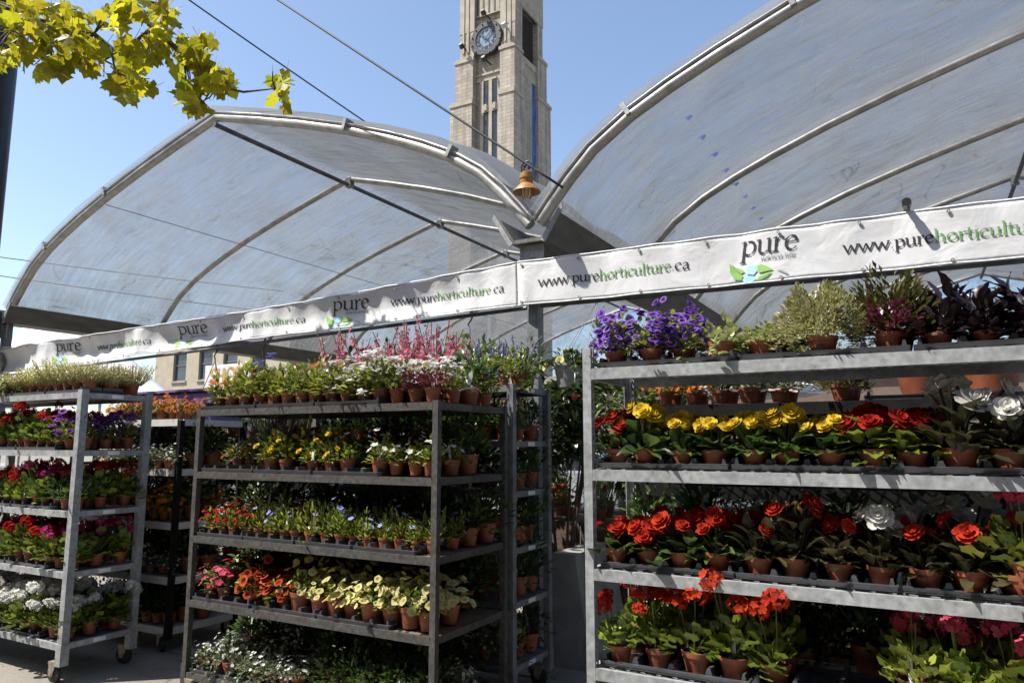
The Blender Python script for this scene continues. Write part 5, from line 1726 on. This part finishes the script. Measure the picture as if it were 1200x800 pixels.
# ------------------------------------------------------------------ clutter under the canopy: barrier, planks, benches, shrubs
t = thing('concrete_barrier', 'grey concrete road barrier standing in shade behind the racks', 'barrier', (-2.36, 5.02, 0))
m = MB(); m.prism([(-.26, 0), (-.26, .12), (-.16, .34), (-.09, .80), (.09, .80), (.16, .34), (.26, .12), (.26, 0)], 'y', -.02, .74); m.build('body', M['concrete'], t)
t = thing('wooden_bench', 'weathered wooden plant bench behind the concrete barrier', 'bench', (-1.6, 6.25, 0))
for k in range(6):
    m = MB(); m.bb(-1.6, 2.4, -.35 + k * .12, -.35 + k * .12 + .108, .90, .935); m.build('plank', M['wood'], t)
for sx in (-1.5, .4, 2.3):
    for sy in (-.3, .3):
        m = MB(); m.bb(sx - .04, sx + .04, sy - .04, sy + .04, 0, .899); m.build('leg', M['wood'], t)
for k in range(14):
    m = MB(); m.bb(-1.58 + k * .285, -1.58 + k * .285 + .27, -.37, -.352, .12, .93); m.build('board', M['wood'], t)
for k, kind in enumerate(['orange_mass', 'orange_mass', 'lav', 'lav', 'dark', 'lav', 'blush', 'dark', 'orange_mass', 'lav', 'dark', 'lav', 'blush', 'lav']):
    plant(kind, -3.05 + k * .28, 6.03, .936, 'front row on the wooden bench', 1.35)
for k, kind in enumerate(['lav', 'lav', 'dark', 'lav', 'dark', 'lav', 'lav', 'dark', 'lav']):
    plant(kind, -3.0 + k * .44, 6.35, .936, 'back row on the wooden bench', 1.9)


def shrub(name, label, x, y, r, h, lmat, seed, n=900, Ln=.09, bloom=None, grp=None, lo=.22):
    R = random.Random(seed)
    t = thing(name, label, 'shrub', (x, y, 0), grp)
    s = MB()
    for k in range(7):
        a = R.uniform(0, TAU)
        s.tube([(0, 0, 0), (r * .25 * math.cos(a), r * .25 * math.sin(a), h * .45), (r * .6 * math.cos(a), r * .6 * math.sin(a), h * R.uniform(.7, .95))], [.02, .012, .005], 5, 0, False)
    s.build('stem', M['bark'], t)
    f = MB()
    clumps = [(Vector((r * math.sqrt(R.random()) * math.cos(a), r * math.sqrt(R.random()) * math.sin(a), h * (lo + (.97 - lo) * R.random()))), r * R.uniform(.22, .42)) for a in [R.uniform(0, TAU) for _ in range(26)]]
    for k in range(n):
        c, cr_ = clumps[R.randrange(len(clumps))]
        d = Vector((R.gauss(0, 1), R.gauss(0, 1), R.gauss(.3, 1))).normalized()
        leaf(f, c + d * cr_ * R.random() ** .4, d + Vector((0, 0, R.uniform(-.5, .3))), Ln * R.uniform(.6, 1.3), Ln * .5 * R.uniform(.7, 1.2), 'point' if Ln > .07 else 'tiny', R)
    f.build('crown', PM[lmat], t)
    if bloom:
        b = MB()
        for k in range(40):
            c, cr_ = clumps[R.randrange(len(clumps))]
            d = Vector((R.gauss(0, 1), R.gauss(0, 1), R.gauss(.3, 1))).normalized()
            f_star(b, c + d * cr_ * 1.02, d, .03, R, 5)
        b.build('blooms', PM[bloom], t)
    return t


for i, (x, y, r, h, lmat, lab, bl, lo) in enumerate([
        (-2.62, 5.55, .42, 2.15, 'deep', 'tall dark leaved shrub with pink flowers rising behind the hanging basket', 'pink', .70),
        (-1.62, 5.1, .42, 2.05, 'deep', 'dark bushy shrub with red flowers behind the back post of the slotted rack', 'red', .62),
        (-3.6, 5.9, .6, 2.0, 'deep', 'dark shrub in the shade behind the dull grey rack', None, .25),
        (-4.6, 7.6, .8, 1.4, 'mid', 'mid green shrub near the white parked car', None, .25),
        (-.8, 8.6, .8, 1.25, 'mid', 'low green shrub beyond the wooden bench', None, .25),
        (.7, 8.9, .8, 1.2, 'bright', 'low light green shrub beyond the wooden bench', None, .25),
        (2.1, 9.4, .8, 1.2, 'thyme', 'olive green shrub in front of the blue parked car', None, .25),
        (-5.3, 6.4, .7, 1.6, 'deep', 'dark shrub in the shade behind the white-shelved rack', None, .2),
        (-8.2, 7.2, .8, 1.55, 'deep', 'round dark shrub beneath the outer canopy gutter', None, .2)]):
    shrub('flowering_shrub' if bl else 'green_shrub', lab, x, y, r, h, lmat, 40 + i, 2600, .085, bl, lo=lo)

# racks added deep inside the stall to block light, filled with leafy stock
for (x0, x1, lab, wh) in ((-8.3, -6.2, 'black steel rack added behind the white-shelved rack to block light', 'of shaded rack behind the white shelves'), (-5.9, -3.9, 'black steel rack added between the grey and dark racks to block light', 'of shaded rack between the other racks'),
                          (-1.2, .9, 'black steel rack added behind the wooden bench to block light', 'of shaded rack beyond the bench')):
    yb = 5.0 if x0 < -2 else 7.3
    zz = [1.66, 1.24, .82, .40] if x0 < -2 else [1.0, .6, .2]
    rack(lab, x0, x1, yb, yb + .6, zz, zz[0] + .01, M['black_steel'], M['black_steel'], M['black_steel'], False, .035, .05, zbot=.12, tags=False)
    for i, z in enumerate(zz):
        fill(None, i, x0 + .05, x1 - .05, yb + .1, z + .002, [(9, (('dark', 'orange_mass', 'dark', 'lav')[(i + int(x0)) % 4], 'dark', None))], .17, 2, .24, ('first', 'second', 'third', 'fourth')[i] + ' shelf ' + wh, .0, tray=False, scale=1.25)

# white market parasol and white benches far inside
def parasol(x, y, z, r, label):
    t = thing('market_parasol', label, 'parasol', (x, y, 0))
    m = MB(); m.tube([(0, 0, 0), (0, 0, z + .1)], .022, 8); m.build('pole', M['alu'], t)
    m = MB()
    n = 8
    vs_ = [(0, 0, z)] + [(r * math.cos(TAU * k / n), r * math.sin(TAU * k / n), z - .38) for k in range(n)] + [(r * math.cos(TAU * k / n), r * math.sin(TAU * k / n), z - .56) for k in range(n)]
    m.add(vs_, [(0, 1 + k, 1 + (k + 1) % n) for k in range(n)] + [(1 + k, 1 + n + k, 1 + n + (k + 1) % n, 1 + (k + 1) % n) for k in range(n)])
    c = m.build('canopy', M['tent_white'], t)
    md = c.modifiers.new('thickness', 'SOLIDIFY'); md.thickness = .006
    m = MB()
    for k in range(n):
        m = MB(); a = TAU * k / n; m.tube([(0, 0, z - .03), (r * .98 * math.cos(a), r * .98 * math.sin(a), z - .40)], .008, 5); m.build('rib', M['alu'], t)


parasol(3.9, 17.0, 3.1, 1.5, 'white market parasol far behind the large terracotta pots')
parasol(-3.6, 18.0, 3.3, 1.7, 'white market parasol far behind the hanging basket')


def arched_tent(x, y, w, d, h0, h1, label):
    t = thing('white_tent', label, 'tent', (x, y, 0))
    m = MB()
    n, k = 18, 6
    vs_ = []
    for j in range(k + 1):
        for i in range(n + 1):
            q = 2 * i / n - 1
            vs_.append((w / 2 * q, d * j / k, h0 + (h1 - h0) * (1 - abs(q)) ** 1.12 - .05 * math.sin(j * PI / k)))
    m.add(vs_, [(j * (n + 1) + i, j * (n + 1) + i + 1, (j + 1) * (n + 1) + i + 1, (j + 1) * (n + 1) + i) for j in range(k) for i in range(n)])
    m.add([vs_[i] for i in range(n + 1)], [tuple(range(n + 1))])
    c = m.build('cover', M['tent_white'], t)
    shape_smooth(c, 30)
    md = c.modifiers.new('thickness', 'SOLIDIFY'); md.thickness = .01
    for sx in (-1, 1):
        for j in (0, 1):
            m = MB(); m.tube([(sx * w / 2 * .97, d * j + (.15 if j == 0 else -.15), 0), (sx * w / 2 * .97, d * j + (.15 if j == 0 else -.15), h0)], .04, 8); m.build('post', M['alu'], t)


arched_tent(-23.9, 12.0, 8.0, 2.6, 2.9, 5.3, 'white peaked market tent beyond the grey caster rack')
arched_tent(-32.5, 12.2, 7.5, 2.6, 2.9, 4.5, 'second white peaked market tent farther along the street')

# ------------------------------------------------------------------ parked cars
def car(label, x, y, rz, paint):
    t = thing('parked_car', label, 'car', (x, y, 0), 'cars parked beyond the stall', rz)
    prof = [(-2.12, .32), (-2.16, .62), (-2.06, .84), (-1.75, .93), (-1.05, .99), (.95, 1.0), (1.62, .93), (2.08, .78), (2.16, .56), (2.12, .30)]
    m = MB()
    yy = [(-.86, .94), (-.80, 1.0), (.80, 1.0), (.86, .94)]
    vs_ = []
    for (w, k) in [(-.87, .97), (-.80, 1), (.80, 1), (.87, .97)]:
        for (px, pz) in prof:
            vs_.append((px * (1 if abs(w) < .85 else .985), w, .3 + (pz - .3) * (1 if abs(w) < .85 else .93)))
    n = len(prof)
    fs = [(j * n + i, j * n + i + 1, (j + 1) * n + i + 1, (j + 1) * n + i) for j in range(3) for i in range(n - 1)]
    fs += [tuple(range(n)), tuple(range(3 * n, 4 * n))[::-1], (0, n, 2 * n, 3 * n, 4 * n - 1, 3 * n - 1, 2 * n - 1, n - 1)]
    m.add(vs_, fs)
    b = m.build('body', M[paint], t)
    shape_smooth(b, 40)
    # cabin
    lo = [(-1.55, .98), (1.05, 1.0)]
    m = MB()
    base = [(-1.62, -.76), (1.12, -.76), (1.12, .76), (-1.62, .76)]
    top = [(-1.05, -.60), (.38, -.60), (.38, .60), (-1.05, .60)]
    m.add([(a, b_, .975) for a, b_ in base] + [(a, b_, 1.42) for a, b_ in top], [(0, 1, 5, 4), (1, 2, 6, 5), (2, 3, 7, 6), (3, 0, 4, 7), (4, 5, 6, 7)])
    g_ = m.build('windows', M['carglass'], t)
    m = MB()
    m.bb(-1.08, .40, -.61, .61, 1.421, 1.455)
    for s in (-1, 1):
        for (xa, xb) in ((-1.62, -1.05), (1.12, .38), (-.25, -.28)):
            m.tube([(xa, s * .765, .975), (xb, s * .61, 1.43)], .035, 6)
    m.build('roof', M[paint], t)
    for sx in (-1.32, 1.34):
        for s in (-1, 1):
            w = MB(); rot = Matrix.Rotation(rad(90), 4, 'X')
            w.lathe([(.19, -.1), (.29, -.1), (.325, -.07), (.325, .07), (.29, .1), (.19, .1)], 22, (sx, s * .80, .325), 0, rot)
            wo_ = w.build('wheel', M['rubber'], t)
            shape_smooth(wo_, 40)
            r = MB()
            r.lathe([(.19, -.06), (.215, -.08), (.215, .08), (.19, .06)], 22, (sx, s * .80, .325), 0, rot)
            for k in range(7):
                a = TAU * k / 7
                r.box((sx + .105 * math.sin(a), s * .885, .325 + .105 * math.cos(a)), (.045, .02, .2), Matrix.Rotation(a, 4, 'Y'))
            r.lathe([(.0, -.1), (.05, -.1), (.05, .1), (0, .1)], 10, (sx, s * .80, .325), 0, rot)
            r.build('rim', M['rim'], wo_)
    for s in (-1, 1):
        m = MB(); m.box((2.08, s * .6, .68), (.12, .34, .15), Matrix.Rotation(rad(-15), 4, 'Y')); m.build('headlight', M['lamp_lens'], t)
        m = MB(); m.box((-2.09, s * .62, .72), (.1, .3, .16)); m.build('tail_light', PM['deepred'], t)
        m = MB(); m.box((.72, s * .93, 1.03), (.14, .16, .11)); m.build('mirror', M[paint], t)
    return t


car('blue parked car with silver alloy wheels beyond the shrubs', 3.3, 19.6, 0.0, 'blue_car')
car('white parked car seen between the hanging basket and the barrier', -7.0, 16.2, .06, 'white_car')

# ------------------------------------------------------------------ maple branch overhead
def maple():
    R = random.Random(21)
    base = Vector((-10.2, -0.6, 0))
    t = thing('maple_tree', 'maple tree with yellow-green lobed leaves reaching over the pointed canopy', 'tree', base)
    def ray(u, v, d):
        f, p, k = rad(29.2), rad(8.04), 850.0
        fw = Vector((-math.sin(f) * math.cos(p), math.cos(f) * math.cos(p), math.sin(p)))
        rt = Vector((math.cos(f), math.sin(f), 0))
        up = rt.cross(fw)
        return Vector((0, 0, 1.6)) + (fw + rt * (u - 600) / k - up * (v - 400) / k) * d * 1.34 - base
    m = MB()
    m.tube([(0, 0, 0), (.05, 0, 1.2), (.0, .05, 2.6), (.1, .1, 4.2), (.15, .1, 6)], [.22, .17, .15, .12, .07], 10)
    shape_smooth(m.build('trunk', M['bark'], t), 60)
    # limbs given by a handful of measured points in space
    L = [[Vector((.05, .06, 3.2)), ray(-120, -60, 5.0), ray(-30, -5, 4.7), ray(40, 22, 4.6), ray(110, 40, 4.5)],
         [ray(-30, -5, 4.7), ray(20, 30, 4.5), ray(60, 62, 4.4)],
         [Vector((.1, .1, 3.8)), ray(-60, -160, 5.0), ray(60, -70, 4.8), ray(140, -5, 4.6), ray(180, 32, 4.5), ray(215, 65, 4.45), ray(255, 100, 4.4), ray(285, 108, 4.4), ray(322, 104, 4.4)],
         [ray(110, 40, 4.5), ray(130, 55, 4.45), ray(135, 85, 4.4)],
         [ray(-30, -5, 4.7), ray(50, 5, 4.9), ray(90, 12, 4.9)],
         [ray(180, 32, 4.5), ray(150, 55, 4.5), ray(120, 72, 4.5)],
         [ray(140, -5, 4.6), ray(190, 5, 4.5)],
         [ray(40, 22, 4.6), ray(80, 50, 4.7), ray(150, 85, 4.7)]]
    m = MB()
    for k, pts in enumerate(L):
        r0 = .055 if len(pts) > 4 else .017
        m.tube(pts, [max(.004, r0 * (1 - i / (len(pts) - .6)) ** 1.3 + .004) for i in range(len(pts))], 6)
    br = shape_smooth(m.build('branch', M['bark'], t), 60)
    # a maple leaf: five lobes, cupped, several meshes
    lobes = [(0, -.08), (.18, -.22), (.38, -.14), (.37, .04), (.52, .20), (.38, .25), (.30, .40), (.19, .38), (0, .60), (-.19, .38), (-.30, .40), (-.38, .25), (-.52, .20), (-.37, .04), (-.38, -.14), (-.18, -.22)]
    metal = []
    lmat = plantmat('maple_leaf', (0.27, 0.27, 0.012), (0.52, 0.43, 0.024), trans=.6, rough=.45, spec=.35, vrange=.3)
    for q in range(4):
        f = MB(); f.cur = R.random()
        vs_ = [(0, .08, 0)]
        for (a, b) in lobes:
            cup = -.35 * (a * a + (b - .1) ** 2) + R.uniform(-.04, .04)
            vs_.append((a * R.uniform(.88, 1.1), b * R.uniform(.9, 1.1), cup))
        f.add(vs_, [(0, i, i + 1) for i in range(1, len(lobes))] + [(0, len(lobes), 1)])
        f.add([(-.012, -.05, 0), (.012, -.05, 0), (.012, -.62, .12), (-.012, -.62, .12)], [(0, 1, 2, 3)])
        metal.append(f.mesh('maple_leaf', lmat))
    def put(p, sc):
        o = link('leaf', metal[R.randrange(4)], br)
        o.location = p
        hang = R.uniform(.5, 1.4)
        o.rotation_euler = (-hang + R.uniform(-.3, .3), R.uniform(-.6, .6), R.uniform(0, TAU))
        o.scale = (sc,) * 3
    # clusters in image order: centre, spread, count
    CL = [(20, 10, 34, 26, 22), (70, 25, 34, 26, 24), (40, 50, 36, 18, 20), (100, 60, 30, 22, 22), (130, 20, 24, 16, 6), (160, 62, 28, 22, 20), (155, 95, 24, 14, 14), (150, 10, 22, 14, 14),
          (190, 15, 16, 14, 12), (185, 45, 18, 16, 12), (225, 60, 20, 18, 18), (245, 82, 18, 16, 16), (225, 108, 12, 14, 9), (262, 100, 14, 10, 9), (330, 98, 13, 13, 8), (232, 125, 6, 6, 3), (5, 68, 20, 10, 9), (60, 80, 26, 8, 6)]
    tw = MB()
    for (u, v, su, sv, c) in CL:
        ctr = ray(u, v, 4.5)
        near = min((p for pts in L for p in pts[1:]), key=lambda p: (p - ctr).length)
        for _ in range(4):
            e = ray(u + R.gauss(0, su * .6), v + R.gauss(0, sv * .6), 4.5 + R.uniform(-.25, .25))
            tw.tube([near, near.lerp(e, .5) + Vector((R.uniform(-.05, .05), R.uniform(-.05, .05), R.uniform(-.02, .06))), e], [.008, .006, .003], 5, 0, False)
        for _ in range(int(c * 1.7)):
            put(ray(u + R.gauss(0, su * .55), v + R.gauss(0, sv * .55), 4.5 + R.uniform(-.35, .35)), R.uniform(.13, .21))

    tw.build('twig', M['bark'], br)


maple()
